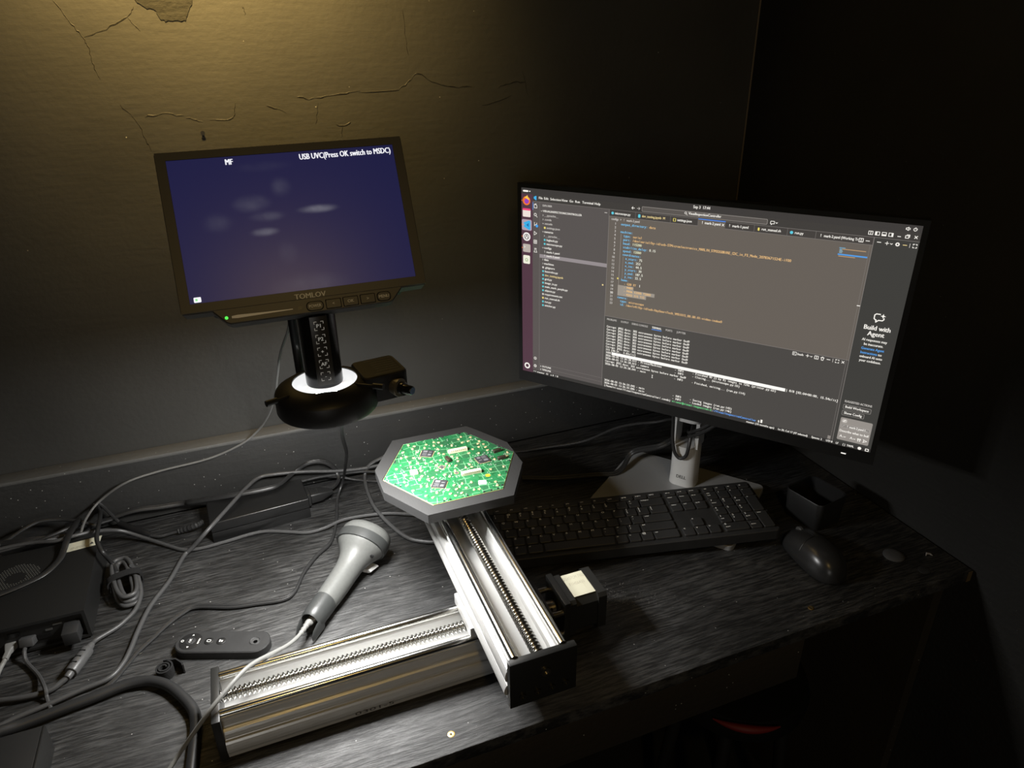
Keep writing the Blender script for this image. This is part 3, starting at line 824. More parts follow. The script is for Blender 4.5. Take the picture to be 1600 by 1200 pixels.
# title bar
poly('editor_icon', [(76,44),(84,39),(92,36),(94,38),(94,58),(92,60),(84,55),(76,51),(80,48)], (70, 178, 235), 4)
for s, x in (('File',108),('Edit',140),('Selection',178),('View',246),('Go',292),('Run',325),('Terminal',366),('Help',436)): tx(s, x, 46, 13.5)
stroke('arrow_icon', [[(641,47),(656,47)],[(647,41),(641,47),(647,53)]], 2.6, WHT); stroke('arrow_icon', [[(669,47),(684,47)],[(678,41),(684,47),(678,53)]], 2.2, GRY)
panel('search_edge', 694, 35, 1302, 60, (150, 144, 138), 2, 5); panel('search_field', 696, 37, 1300, 58, (92, 87, 83), 3, 4)
stroke('search_icon', [[(918+5*math.cos(a*.785), 45+5*math.sin(a*.785)) for a in range(9)],[(922,49),(927,54)]], 2, WHT)
tx('VisualInspectionController', 932, 46, 13.5, width=158)
stroke('chat_icon', [[(1316,42),(1332,42),(1332,53),(1324,53),(1319,58),(1319,53),(1315,53),(1316,42)],[(1338,46),(1342,50),(1346,46)]], 2.4, WHT)
for k, x in enumerate((1731, 1757, 1783, 1809)):
    stroke('layout_icon', [[(x-8,41),(x+8,41),(x+8,55),(x-8,55),(x-8,41)]], 2.4, WHT)
    if k == 0: panel('layout_fill', x-1, 41, x+1.5, 55, WHT, 4)
    if k == 1: panel('layout_fill', x-7, 42, x-1, 54, WHT, 4)
    if k == 2: panel('layout_fill', x-7, 49, x+7, 54, WHT, 4)
    if k == 3: panel('layout_fill', x+2, 42, x+7, 54, WHT, 4)
panel('window_icon', 1834, 50, 1847, 53, WHT, 4)
stroke('window_icon', [[(1864,45),(1876,45),(1876,55),(1864,55),(1864,45)],[(1868,41),(1879,41),(1879,51)]], 2.6, WHT)
stroke('window_icon', [[(1898,43),(1908,53)],[(1908,43),(1898,53)]], 2.8, WHT)
# activity bar
panel('active_mark', 71, 71, 73.5, 112, (90, 160, 250), 4)
stroke('activity_icon', [[(80,82),(91,82),(97,88),(97,100),(80,100),(80,82)],[(85,79),(94,79)]], 2.6, WHT)
stroke('activity_icon', [[(87+7*math.cos(a*.785), 136+7*math.sin(a*.785)) for a in range(9)],[(92,142),(99,149)]], 2.6, WHT)
stroke('activity_icon', [[(82,178),(82,198)],[(96,180),(96,188),(82,194)]], 2.6, WHT); disc('activity_badge', 97, 197, 8, (70, 160, 235), 5)
stroke('activity_icon', [[(80,228),(96,238),(80,248),(80,228)]], 2.4, WHT); stroke('activity_icon', [[(78,276),(96,276),(96,294),(78,294),(78,276)],[(87,276),(87,294)],[(78,285),(96,285)]], 2.4, WHT)
stroke('activity_icon', [[(84,322),(84,330),(79,343),(97,343),(92,330),(92,322)],[(82,322),(94,322)]], 2.4, WHT)
stroke('activity_icon', [[(87+8*math.cos(a*.785), 983+8*math.sin(a*.785)) for a in range(9)],[(87,980),(87,986)]], 2.4, WHT)
stroke('activity_icon', [[(87+8*math.cos(a*.785), 1032+8*math.sin(a*.785)) for a in range(9)],[(84,1032),(90,1032)]], 3, WHT)
# explorer
tx('EXPLORER', 132, 84, 11, GRY, width=57); stroke('more_icon', [[(495,85),(508,85)]], 3, GRY)
EX = [('v','VISUALINSPECTIONCONTROLLER',0,WHT,0),('>','__pycache__',1,GRY,0),('>','.conda',1,GRY,0),('v','.vscode',1,GRY,0),('{','settings.json',2,GRY,1),('v','cameras',1,WHT,0),('>','__pycache__',2,GRY,0),('p','logback.py',2,WHT,2),('p','microscope.py',2,WHT,2),('v','configs',1,WHT,0),('!','mark-1.yaml',2,WHT,3),('!','mark-2.yaml',2,WHT,3),('>','data',1,WHT,0),('>','machines',1,WHT,0),('g','.gitignore',1,WHT,4),('p','baserobo.py',1,WHT,2),('n','dev_testing.ipynb',1,YEL,2),('p','grid.py',1,WHT,2),('p','image_io.py',1,WHT,2),('p','main_mark_purple.py',1,WHT,2),('p','objects.py',1,WHT,2),('t','requirements.txt',1,WHT,4),('s','run_manual.sh',1,WHT,5),('p','run.py',1,WHT,2),('p','stitcher.py',1,WHT,2)]
for k, (ic, s, ind, col, kind) in enumerate(EX):
    yy = 113 + 22.1*k
    x = 122 + ind*9
    if ic == 'v': stroke('fold_arrow', [[(x,yy-2),(x+4,yy+2.5),(x+8,yy-2)]], 2, GRY)
    elif ic == '>': stroke('fold_arrow', [[(x+2,yy-4),(x+6,yy),(x+2,yy+4)]], 2, GRY)
    else:
        c = {1:(238,220,120), 2:(96,200,210), 3:(240,236,230), 4:(210,205,200), 5:(238,214,120)}[kind]
        if kind == 3: tx('!', x+4, yy, 13, c)
        else: disc('file_icon', x+6, yy, 6, c, 4)
    tx(s, x+(12 if ic in 'v>' else 17), yy, 12.5 if k else 11.5, col)
panel('modified_mark', 497, 464, 505, 472, YEL, 4)
for yy, s in ((1026, 'OUTLINE'), (1047, 'TIMELINE')):
    stroke('fold_arrow', [[(122,yy-4),(126,yy),(122,yy+4)]], 2, WHT); tx(s, 133, yy, 11, WHT)
# tabs
def tab_icon(x, kind):
    if kind == 'p': disc('tab_icon', x+6, 83, 7, (96, 205, 225), 4)
    elif kind == 'n': panel('tab_icon', x, 75, x+12, 92, (96, 205, 225), 4, 4)
    elif kind == '{': stroke('tab_icon', [[(x+4,76),(x+1,78),(x+1,89),(x+4,91)],[(x+9,76),(x+12,78),(x+12,89),(x+9,91)]], 2.8, (238, 222, 110))
    elif kind == '!': tx('!', x, 83, 14, WHT)
    elif kind == 's': panel('tab_icon', x+1, 77, x+9, 91, (240, 222, 110), 4, 3)
for kind, xi, s, xt, w, col, xe in (('p',533,'microscope.py',552,84,WHT,663),('n',677,'dev_testing.ipynb  M',697,121,YEL,845),('{',859,'settings.json',879,73,WHT,982),('!',1131,'mark-1.yaml',1146,75,WHT,1247),('s',1262,'run_manual.sh',1280,86,WHT,1394),('p',1406,'run.py',1426,37,WHT,1515),('!',1534,'mark-2.yaml (Working Tr',1549,140,WHT,1748)):
    tab_icon(xi, kind); tx(s, xt, 83, 13, col, width=w)
    panel('tab_divider', xe-1, 66, xe+.5, 100, (120, 114, 110), 3)
panel('active_tab', 983, 66, 1113, 101, (104, 97, 90), 2); panel('active_tab_line', 983, 64.5, 1113, 68.5, (80, 140, 240), 4)
tx('!', 1001, 83, 14); tx('mark-2.yaml', 1015, 83, 13.5, width=76); stroke('close_icon', [[(1098,78),(1107,88)],[(1107,78),(1098,88)]], 2.4, WHT)
stroke('split_icon', [[(1692,76),(1708,76),(1708,91),(1692,91),(1692,76)],[(1700,76),(1700,91)]], 2.6, WHT); stroke('more_icon', [[(1719,84),(1733,84)]], 3, WHT)
tx('configs  >   !   mark-2.yaml', 534, 113, 13, GRY, width=153)
# editor text, fixed pitch
LH = 19.32; A = 8.42
CODE = [[('output_directory:',BLU),(' data',AMB)], [], [('machine:',BLU)], [('  type:',BLU),(' serial',AMB)], [('  port:',BLU),(' /dev/serial/by-id/usb-STMicroelectronics_MARLIN_STM32G0B1RE_CDC_in_FS_Mode_20783671524E-if00',AMB)], [('  baud:',BLU),(' 115200',(230,232,196))], [('  stabilize_delay:',BLU),(' 0.15',(236,236,220))], [('  speed:',BLU),(' 12000',(230,232,196))], [('  coordinates:',BLU)], [('    x_start:',BLU),(' 75',(236,236,220))], [('    x_end:',BLU),(' 253',(236,236,220))], [('    x_inc:',BLU),(' 44.5',(236,236,220))], [('    y_start:',BLU),(' 30',(236,236,220))], [('    y_end:',BLU),(' 187.5',(236,236,220))], [('    y_inc:',BLU),(' 22.5',(236,236,220))], [('  home:',BLU)], [('    - G28 XY',AMB)], [('    - M400',AMB)], [('    - M906 X2000 Y2000',AMB)], [('    - M203 X15 Y15',AMB)], [('camera:',BLU)], [('  type:',BLU),(' microscope',AMB)], [('  id:',BLU),(' /dev/v4l/by-id/usb-HaySmartTech_VMS1015_00.00.01-video-index0',AMB)]]
for k, row in enumerate(CODE):
    yy = 135 + LH*k
    tx(str(k+1), 562, yy, 12.5, GRY if k != 19 else WHT, align='r')
    x = 588
    for s, col in row:
        lead = len(s) - len(s.lstrip(' '))
        tx(s.strip(' '), x + A*lead, yy, 13.5, col, adv=A)
        x += A*len(s)
for k, w in ((17, 88), (18, 205), (19, 160)):
    panel('text_selection', 588, 135+LH*k-9.5, 588+w, 135+LH*k+9.8, (156, 148, 138), 2)
panel('indent_guide', 590, 184, 591.5, 510, (170, 162, 154), 3); panel('indent_guide', 608, 300, 609.5, 415, (150, 143, 136), 3)
tx('I', 707, 135+LH*16, 14, WHT); panel('edit_mark', 581, 415, 589, 424, (236, 214, 110), 4, 2)
# minimap
for k, (x0_, x1_, yy, col) in enumerate(((1620,1645,126,(120,180,215)),(1622,1632,132,(120,180,215)),(1632,1728,131,(205,165,120)),(1622,1634,137,(150,190,205)),(1622,1636,142,(150,190,205)),(1622,1634,147,(150,190,205)),(1622,1690,163,(205,165,120)))):
    panel('minimap_line', x0_, yy-1.3, x1_, yy+1.3, col, 3)
panel('minimap_slider', 1618, 152, 1737, 158.5, (86, 156, 226), 3); panel('scroll_mark', 1735, 372, 1748, 375.5, WHT, 3)
# terminal
for s, x, w in (('PROBLEMS',535,57),('OUTPUT',616,45),('DEBUG CONSOLE',679,91),('TERMINAL',793,52),('PORTS',868,36),('JUPYTER',928,47)): tx(s, x, 656, 11.5, WHT if s == 'TERMINAL' else GRY, width=w, bold=.35 if s == 'TERMINAL' else .15)
panel('terminal_tab_line', 791, 664.5, 846, 668, (86, 146, 236), 4)
T0, TL = 697.0, 17.05; TA = 8.0
tlines = [(k, 'Corrupt JPEG data: %d extraneous bytes before marker 0xd9' % v) for k, v in enumerate((305, 302, 304, 303, 303, 305, 300, 302))]
for k, s in tlines: tx(s, 536, T0+TL*k, 13, WHT, adv=TA)
tx('315 [00:31,  3.02s/it]', 536, T0+TL*8, 13, WHT, adv=TA)
tx('100%', 536, T0+TL*9, 13, WHT, adv=TA)
panel('progress_bar', 572, T0+TL*9-8, 1497, T0+TL*9+9, (255, 253, 248), 4)
tx('| 8/8 [02:04<00:00, 15.54s/it]', 1500, T0+TL*9, 13, WHT, adv=7.95)
for k, (a, b, c) in {10:('2026-08-05 13:36:28,013 - PrinterMachines','- INFO','- Finished 40 (5 by 8) images in 124s (printer.py:65)'), 11:('2026-08-05 13:36:28,013 - camera','- INFO','- Closing... (microscope.py:55)'), 13:('2026-08-05 13:36:28,041 - main','- INFO','- Finished, exiting... (run.py:114)'), 19:('2026-08-05 13:36:33,042 - main','- INFO','- Saving images (run.py:143)'), 20:('2026-08-05 13:36:33,086 - main','- INFO','- Loaded images (run.py:146)')}.items():
    yy = T0+TL*k if k < 15 else 1019+(k-19)*17
    tx(a, 536, yy, 13, WHT, adv=TA); tx(b, 936, yy, 13, WHT, adv=TA); tx(c, 1032, yy, 13, WHT, adv=TA)
tx('Corrupt JPEG data: 303 extraneous bytes before marker 0xd9', 536, T0+TL*12, 13, WHT, adv=TA)
stroke('text_cursor', [[(812,927),(818,927)],[(812,942),(818,942)],[(815,927),(815,942)]], 2.6, WHT)
tx('(/home/vi-user/VisualInspectionController/.conda)', 536, 1053, 13, WHT, adv=TA)
tx('vi-user@visual-inspection-2', 936, 1053, 13, (110, 220, 140), adv=TA); tx(':', 1152, 1053, 13, WHT, adv=TA)
tx('~/VisualInspectionController', 1160, 1053, 13, (96, 160, 245), adv=TA); tx('$', 1392, 1053, 13, WHT, adv=TA); panel('caret', 1405, 1040, 1414, 1058, WHT, 4)
stroke('terminal_icon', [[(1503,645),(1519,645),(1519,660),(1503,660),(1503,645)],[(1507,649),(1511,652),(1507,656)]], 2.2, WHT); tx('bash', 1524, 653, 12, WHT, width=28)
stroke('plus_icon', [[(1563,652),(1577,652)],[(1570,645),(1570,659)],[(1583,651),(1587,655),(1591,651)]], 2.4, WHT)
stroke('split_icon', [[(1602,645),(1618,645),(1618,660),(1602,660),(1602,645)],[(1610,645),(1610,660)]], 2.4, WHT)
stroke('bin_icon', [[(1629,648),(1644,648)],[(1631,648),(1633,661),(1640,661),(1642,648)],[(1634,645),(1639,645)]], 2.6, WHT)
stroke('more_icon', [[(1656,652),(1670,652)]], 3, WHT); panel('divider_mark', 1681, 644, 1683, 661, GRY, 4)
stroke('corner_icon', [[(1694,649),(1694,645),(1699,645)],[(1704,645),(1708,645),(1708,649)],[(1708,656),(1708,660),(1704,660)],[(1699,660),(1694,660),(1694,656)]], 2.6, WHT)
stroke('close_icon', [[(1721,647),(1731,657)],[(1731,647),(1721,657)]], 2.6, WHT); panel('scroll_mark', 1725, 1040, 1738, 1058, (140, 134, 128), 3)
# chat column
stroke('more_icon', [[(1763,84),(1777,84)]], 3, WHT); stroke('plus_icon', [[(1794,85),(1808,85)],[(1801,78),(1801,92)],[(1814,84),(1818,88),(1822,84)]], 2.4, WHT)
stroke('gear_icon', [[(1841+6*math.cos(a*.785), 85+6*math.sin(a*.785)) for a in range(9)]], 4.5, WHT); stroke('more_icon', [[(1862,85),(1876,85)]], 3, YEL); panel('divider_mark', 1886, 76, 1888, 94, GRY, 4)
stroke('corner_icon', [[(1899,81),(1899,77),(1904,77)],[(1909,77),(1913,77),(1913,81)],[(1913,88),(1913,92),(1909,92)],[(1904,92),(1899,92),(1899,88)]], 2.6, WHT)
stroke('chat_bubble', [[(1836,398),(1820,398),(1814,404),(1814,420),(1820,426),(1823,426),(1823,436),(1833,426),(1848,426),(1853,420),(1853,414)]], 4.5, WHT)
poly('chat_spark', [(1848,394),(1851,402),(1859,405),(1851,408),(1848,416),(1845,408),(1837,405),(1845,402)], WHT, 4)
tx('Build with', 1835, 466, 23, WHT, width=110, align='c', bold=.8); tx('Agent', 1835, 494, 23, WHT, width=68, align='c', bold=.8)
tx('AI responses may', 1835, 524, 13, WHT, width=102, align='c'); tx('be inaccurate.', 1835, 545, 13, WHT, width=80, align='c')
tx('Generate Agent', 1835, 566, 13, (90, 165, 240), width=94, align='c'); tx('Instructions', 1823, 587, 13, (90, 165, 240), width=70, align='c'); tx('to', 1869, 587, 13, WHT, align='c')
tx('onboard AI onto', 1835, 606, 13, WHT, width=94, align='c'); tx('your codebase.', 1835, 625, 13, WHT, width=90, align='c')
tx('SUGGESTED ACTIONS', 1767, 843, 11.5, GRY, width=118)
for x0_, y0_, x1_, y1_, s, w in ((1765,858,1886,884,'Build Workspace',102),(1765,890,1862,916,'Show Config',78)):
    panel('button_edge', x0_, y0_, x1_, y1_, (150, 145, 140), 2, 5); panel('button_face', x0_+1.5, y0_+1.5, x1_-1.5, y1_-1.5, (72, 70, 67), 3, 4)
    tx(s, x0_+9, (y0_+y1_)/2, 13.5, WHT, width=w)
panel('chat_input', 1766, 928, 1905, 1048, (150, 144, 138), 2, 6)
panel('chip_edge', 1773, 935, 1796, 955, (190, 184, 178), 3, 8); stroke('clip_icon', [[(1780,948),(1788,941)]], 4, WHT)
panel('chip_edge', 1773, 962, 1899, 982, (176, 170, 164), 3, 8); panel('chip_face', 1774.5, 963.5, 1897.5, 980.5, (140, 135, 130), 4, 7)
stroke('clip_icon', [[(1779,975),(1787,968)]], 3, WHT); tx('!  mark-2.yaml:1...', 1800, 972, 12.5, WHT, width=90, lev=6)
tx('Describe what to buil', 1771, 999, 13.5, WHT, width=128)
tx('A..', 1776, 1027, 13, WHT); stroke('fold_arrow', [[(1795,1026),(1799,1030),(1803,1026)]], 2.2, WHT); tx('A.', 1822, 1027, 13, WHT); stroke('fold_arrow', [[(1838,1026),(1842,1030),(1846,1026)]], 2.2, WHT)
stroke('tool_icon', [[(1858,1020),(1858,1035)],[(1866,1020),(1866,1035)],[(1854,1024),(1870,1024)]], 3.4, WHT); stroke('send_icon', [[(1880,1020),(1896,1027),(1880,1035),(1884,1027),(1880,1020)]], 2.4, WHT)
# status bar
tx('>< master  O   x 0  ! 0', 74, 1069, 11.5, WHT, width=168)
for s, x, w in (('master (10 months ago)',1336,140),('Ln 20, Col 17 (47 selected)',1494,142),('Spaces: 2',1654,49),('UTF-8',1721,30),('LF',1766,12),('{ }  YAML',1797,50)): tx(s, x, 1070, 11.5, WHT, width=w)
disc('status_icon', 1872, 1070, 8, WHT, 4); stroke('status_icon', [[(1898,1065),(1911,1065),(1911,1076),(1898,1076),(1898,1065)]], 3.2, WHT)

# ================================================================== DIGITAL MICROSCOPE
MX, MY = 0.0605, 0.724
mic = thing('digital_microscope', 'digital microscope with a dark blue screen on a black tube above the desk', 'microscope', (MX, MY, 0.350))
HL = Vector((-0.0528, 0.7749, 0.5785)) - Vector((MX, MY, 0.350))
HR = (R(61.8), R(-1.0), R(-2.7))
mm = 0.001
def hbox(x0, x1, y0, y1, z0, z1): return MB().box(x0*mm, x1*mm, -y1*mm, -y0*mm, z0*mm, z1*mm)
# housing outline with the trapezoid control lip below
houtline = [(-10,-146),(-10,7),(-8,9),(225,9),(227.3,7),(227.3,-146),(225,-148.5),(201,-149),(190.5,-160.5),(187,-161.8),(33,-162.8),(29,-161),(18,-148.8),(-8,-148.5)]
houtline = [(x*mm, y*mm) for x, y in reversed(houtline)]
hs = MB(); hs.prism(houtline, -.024, -.0006, inset=.0012, insh=.0012)
M_BEZ = mat('satin_black_bezel', (0.050, 0.047, 0.042), 0.42)
housing = hs.obj('housing', M_BEZ, mic, loc=HL, rot=HR)
# raised frame strips around the glass
fm = MB()
for a in ((-9.2,-.4,-8.2,147.5), (217.4,226.5,-8.2,147.5), (-.4,217.4,-8.2,-.4), (-.4,217.4,139,147.5)): fm.box(a[0]*mm, a[1]*mm, -a[3]*mm, -a[2]*mm, -.001, .0006)
fm.obj('screen_frame', M_BEZ, housing)
MB().box(15*mm, 205*mm, -150*mm, -20*mm, -.038, -.023).obj('back_shell', M_BLK, housing, bevel=.004)
def mic_screen_mat():
    m, nt, b = nodes_of('lit_microscope_picture')
    N, Lk = nt.nodes, nt.links
    tc = N.new('ShaderNodeTexCoord')
    acc = None
    # out-of-focus grey smudges in the live picture, strengthened to paint in glass reflections (mm on the glass)
    for (cx, cy, rx, ry, s) in ((70,-48,16,8,.10),(83,-62,15,5,.09),(100,-34,9,9,.07),(132,-59,17,4,.30),(78,-77,12,4,.26),(36,-64,13,9,.05),(96,-100,9,11,.035),(112,-135,34,12,.05),(85,-12,26,5,.02)):
        mp = N.new('ShaderNodeMapping'); mp.vector_type = 'POINT'
        mp.inputs['Location'].default_value = (-cx/rx, -cy/ry, 0); mp.inputs['Scale'].default_value = (1000/rx, 1000/ry, 0)
        Lk.new(tc.outputs['Object'], mp.inputs['Vector'])
        ln = N.new('ShaderNodeVectorMath'); ln.operation = 'LENGTH'; Lk.new(mp.outputs['Vector'], ln.inputs[0])
        mr = N.new('ShaderNodeMapRange'); mr.interpolation_type = 'SMOOTHERSTEP'
        mr.inputs['From Min'].default_value = 1.5; mr.inputs['From Max'].default_value = 0; mr.inputs['To Min'].default_value = 0; mr.inputs['To Max'].default_value = s*1.35
        Lk.new(ln.outputs['Value'], mr.inputs['Value'])
        if acc is None: acc = mr.outputs['Result']
        else:
            ad = N.new('ShaderNodeMath'); ad.operation = 'ADD'; Lk.new(acc, ad.inputs[0]); Lk.new(mr.outputs['Result'], ad.inputs[1]); acc = ad.outputs[0]
    nz = N.new('ShaderNodeTexNoise'); nz.inputs['Scale'].default_value = 60; Lk.new(tc.outputs['Object'], nz.inputs['Vector'])
    mlt = N.new('ShaderNodeMath'); mlt.operation = 'MULTIPLY'; Lk.new(acc, mlt.inputs[0]); Lk.new(nz.outputs['Fac'], mlt.inputs[1])
    mx = N.new('ShaderNodeMixRGB'); mx.inputs['Color1'].default_value = (*srgb(27, 28, 66), 1); mx.inputs['Color2'].default_value = (0.45, 0.45, 0.50, 1)
    Lk.new(mlt.outputs[0], mx.inputs['Fac'])
    b.inputs['Base Color'].default_value = (.003, .003, .004, 1); b.inputs['Roughness'].default_value = .3; b.inputs['Specular IOR Level'].default_value = .3
    Lk.new(mx.outputs['Color'], b.inputs['Emission Color']); b.inputs['Emission Strength'].default_value = 1
    return m
hscr = hbox(-.2, 217.2, -.2, 138.8, -1.2, 0).obj('screen', mic_screen_mat(), mic, loc=HL, rot=HR)
GW = glow('microscope_osd_white', (0.95, 0.95, 1.0), 1.0)
text_obj('screen_text', 'USB UVC(Press OK switch to MSDC)', 122.5*mm, -8.2*mm, .0083, GW, hscr, width=.092, z=.0002, bold=.00025)
text_obj('screen_text', 'MF', 52.5*mm, -7.8*mm, .0080, GW, hscr, width=.0072, z=.0002, bold=.00035)
MB().add([(x*mm, y*mm, .0002) for x, y in rrect(3.6, 10.2, -138, -133, .8)], [tuple(range(20))]).obj('battery_icon', GW, hscr)
MB().add([(x*mm, y*mm, .0003) for x, y in ((5,-136.6),(7,-136.6),(7,-134.4),(5,-134.4))], [(0,1,2,3)]).obj('battery_level', glow('battery_green', (.3,.8,.3)), hscr)
# lip: stripe painted pale for a reflection, buttons, name
M_LET = mat('tan_lettering', (0.80, 0.76, 0.62), 0.5)
text_obj('maker_name', 'TOMLOV', 95*mm, -147.3*mm, .0074, M_LET, housing, width=.030, z=.0008, bold=.0002)
MB().prism(circle(29.7*mm, -156.1*mm, .0016, 16), 0, .0004).obj('indicator_light', glow('led_green', (.10, .95, .10), 1.0), housing, loc=(0,0,-.0005))
MB().add([(x*mm, y*mm, 0) for x, y in ((34.5,-157.1),(40,-157.6),(66,-156.9),(91.5,-156.4),(91.5,-155.6),(66,-155.2),(40,-154.4),(34.5,-155))], [tuple(range(8))]).obj('reflection_stripe', mat('reflection_stripe', (0.85, 0.83, 0.78), 0.35), housing, loc=(0,0,-.0003))
MB().prism(circle(98.3*mm, -156*mm, .0020, 16), 0, .0003).obj('sensor_window', M_ANOD, housing, loc=(0,0,-.0005))
def button(x0, x1, y0, y1, s, rl=1.0, rr_=1.0, tw=None):
    o = MB(); o.prism(rrect(x0*mm-.0005, x1*mm+.0005, -y1*mm-.0005, -y0*mm+.0005, max(rl, rr_)*mm), -.0006, -.0004)
    o.obj('button_groove', mat('groove_black', (.004,.004,.004), .9, spec=.1), housing)
    MB().prism(rrect(x0*mm, x1*mm, -y1*mm, -y0*mm, max(rl, rr_)*mm), -.0006, .0004, inset=.0003, insh=.0003).obj('button', M_BEZ, housing)
    text_obj('button_text', s, (x0+x1)/2*mm, -((y0+y1)/2+1.35)*mm, .0043, M_LET, housing, width=tw*mm if tw else None, align='c', z=.0005, bold=.00008)
button(105, 120.8, 151.5, 160, 'POWER', 4, 1, 12)
button(123.8, 138.2, 151.3, 160, '<'); button(140.8, 155.2, 151.1, 159.8, 'OK'); button(158, 172.4, 150.9, 159.6, '>')
button(174.8, 188.2, 150.7, 159.4, 'MENU', 1, 4, 10.5)
# tube with a flat touch strip
tube = MB(); tube.lathe([(0.0150, -.004), (0.0192, -.002), (0.0195, 0.0), (0.0195, 0.080), (0.0205, 0.081), (0.0205, 0.095), (0.0190, .098)], 40)
tb = tube.obj('tube', M_BLKG, mic, True)
strip_x = 0.0088
MB().box(-strip_x, strip_x, -.0199, -.0165, 0.002, .079).obj('touch_strip', mat('dark_touch_strip', (0.030, 0.027, 0.022), 0.35), tb, bevel=.0004)
M_TOUCH = mat('glowing_touch_mark', (0.6, 0.6, 0.57), 0.6, emit=(1, .97, .9), estr=0.10)  # touch marks given a faint emission
SM = Matrix.Translation((0, -.0201, 0)) @ Matrix.Rotation(R(90), 4, 'X')
for s, z in (('P1', .0690), ('P2', .0545), ('+', .0405), ('AF', .0265), ('-', .0125)):
    text_obj('touch_legend', s, 0, z-.0019, .0056, M_TOUCH, tb, align='c', z=0, bold=.00012).matrix_local = SM
    br = MB(); q = .0046; l_ = .0026; w = .00030
    for sx in (-1, 1):
        for sy in (-1, 1):
            br.box(min(sx*q, sx*(q-l_)), max(sx*q, sx*(q-l_)), z+sy*q-w, z+sy*q+w, 0, .0001)
            br.box(sx*q-w, sx*q+w, min(z+sy*q, z+sy*(q-l_)), max(z+sy*q, z+sy*(q-l_)), 0, .0001)
    br.obj('touch_bracket', M_TOUCH, tb).matrix_local = SM
# neck between tube and screen
nk = MB(); nk.tube([(0, .004, .090), (0, .012, .112), (.0, .030, .135)], [.017, .017, .015], 20)
nk.obj('neck', M_BLK, mic, True)

# wall arm that carries the microscope, mostly hidden behind it
arm = thing('wall_arm', 'black metal arm behind the microscope tube fixed to the wall', 'bracket', (MX-.012, YB, 0.43))
MB().box(-.03, .03, -.010, 0, -.045, .045).obj('wall_plate', M_ANOD, arm, bevel=.002)
MB().tube([(0, -.010, 0), (0, -.30, 0)], .010, 16).obj('arm_bar', M_ANOD, arm, True)
MB().tube([(-.009, -.322, .040), (-.009, -.322, -.095)], .0048, 16).obj('drop_rod', M_BLK, arm, True)
cl = MB(); cl.box(-.024, .014, -.338, -.296, -.014, .016)
cl.box(-.022, .022, -.368, -.3345, -.011, .011)
cl.obj('clamp', M_ANOD, arm, bevel=.002)

# ================================================================== RING LIGHT
ring = thing('ring_light', 'black ring light glowing white around the microscope tube', 'ring light', (MX, MY, 0.318))
rb = MB()
rb.lathe([(.0485, .0015), (.0485, .000), (.0535, .000), (.0545, .002), (.0545, .020), (.0530, .0235), (.0440, .0290), (.0365, .0320), (.0345, .0320), (.0345, .0285), (.0375, .0270)], 64, cap=False)
rb.obj('ring_body', M_BLK, ring, True)
# white inner cone with a glow added for the LED spill, and the LED face
MB().lathe([(.0345, .0305), (.0335, .0230), (.0335, .0160)], 64, cap=False).obj('inner_cone', glow('added_inner_glow', (1, 1, 1), 0.8), ring, True)
led = MB(); led.lathe([(.0340, .0016), (.0480, .0016)], 64, cap=False)
MB().lathe([(.0338, .0019), (.0486, .0019)], 64, cap=False).obj('added_led_blocker', M_BLKM, ring)  # black ring added to stop the LED face shining upward
led.obj('led_face', glow('ring_led_white', (1.0, 0.99, 0.97), 390.0), ring)
MB().lathe([(.0335, .0160), (.0350, .0150), (.0350, .0020), (.0485, .0020), (.0500, .0200)], 64, cap=False).obj('reflector', mat('white_reflector', (.8,.8,.8), .5), ring, True)
ts = MB()
def thumb(a, z=.022, l=.030):
    d = Vector((math.cos(R(a)), math.sin(R(a)), 0))
    p0 = d*.036 + Vector((0,0,z+.006))
    o = MB(); o.tube([p0, d*.060 + Vector((0,0,z+.0065))], .0015, 10); o.tube([d*.058 + Vector((0,0,z+.0065)), d*(.058+l*.4) + Vector((0,0,z+.0068))], .0033, 14)
    return o.obj('thumb_screw', M_ANOD, ring, True)
thumb(205); thumb(-38, .025); thumb(85)
# control box on the right
CM = Matrix.Rotation(R(8), 4, 'Z')
cb = MB(); cb.prism(rrect(.036, .086, -.0255, .0255, .006), .003, .0335, CM, inset=.0015, insh=.0015)
cbo = cb.obj('control_box', M_BLK, ring)
ln = MB()
lw = .00025
for k in range(5):
    y = -.012 + .006*k
    ln.box(.055, .080, y-lw, y+lw, .0336, .0337, CM)
ln.box(.050, .0835, -.0195, -.019, .0336, .0337, CM); ln.box(.050, .0835, .019, .0195, .0336, .0337, CM); ln.box(.083, .0835, -.0195, .0195, .0336, .0337, CM)
ln.obj('panel_lines', mat('thin_grey_print', (.22,.22,.21), .6), cbo)
KD = Matrix.Translation((.069, -.0235, .0175)) @ Matrix.Rotation(R(-35), 4, 'Z') @ Matrix.Rotation(R(90), 4, 'X') @ Matrix.Rotation(R(0), 4, 'Z')
KD = Matrix.Translation((.0735, -.0190, .0180)) @ Matrix.Rotation(R(38), 4, 'Z') @ Matrix.Rotation(R(90), 4, 'X')
MB().lathe([(.0085, -.004), (.0105, .004), (.0102, .0055), (.0085, .0058)], 28, KD).obj('knob_collar', mat('worn_collar', (.13,.115,.085), .35, .4), cbo, True)
MB().lathe([(.0072, .004), (.0068, .010), (.0054, .0105), (.0050, .021), (.0042, .022)], 24, KD).obj('knob', M_BLKG, ring, True)
MB().lathe([(.0040, .0221), (.0040, .0226)], 20, KD).obj('knob_cap', mat('blue_cap', (.10,.17,.30), .5), ring)

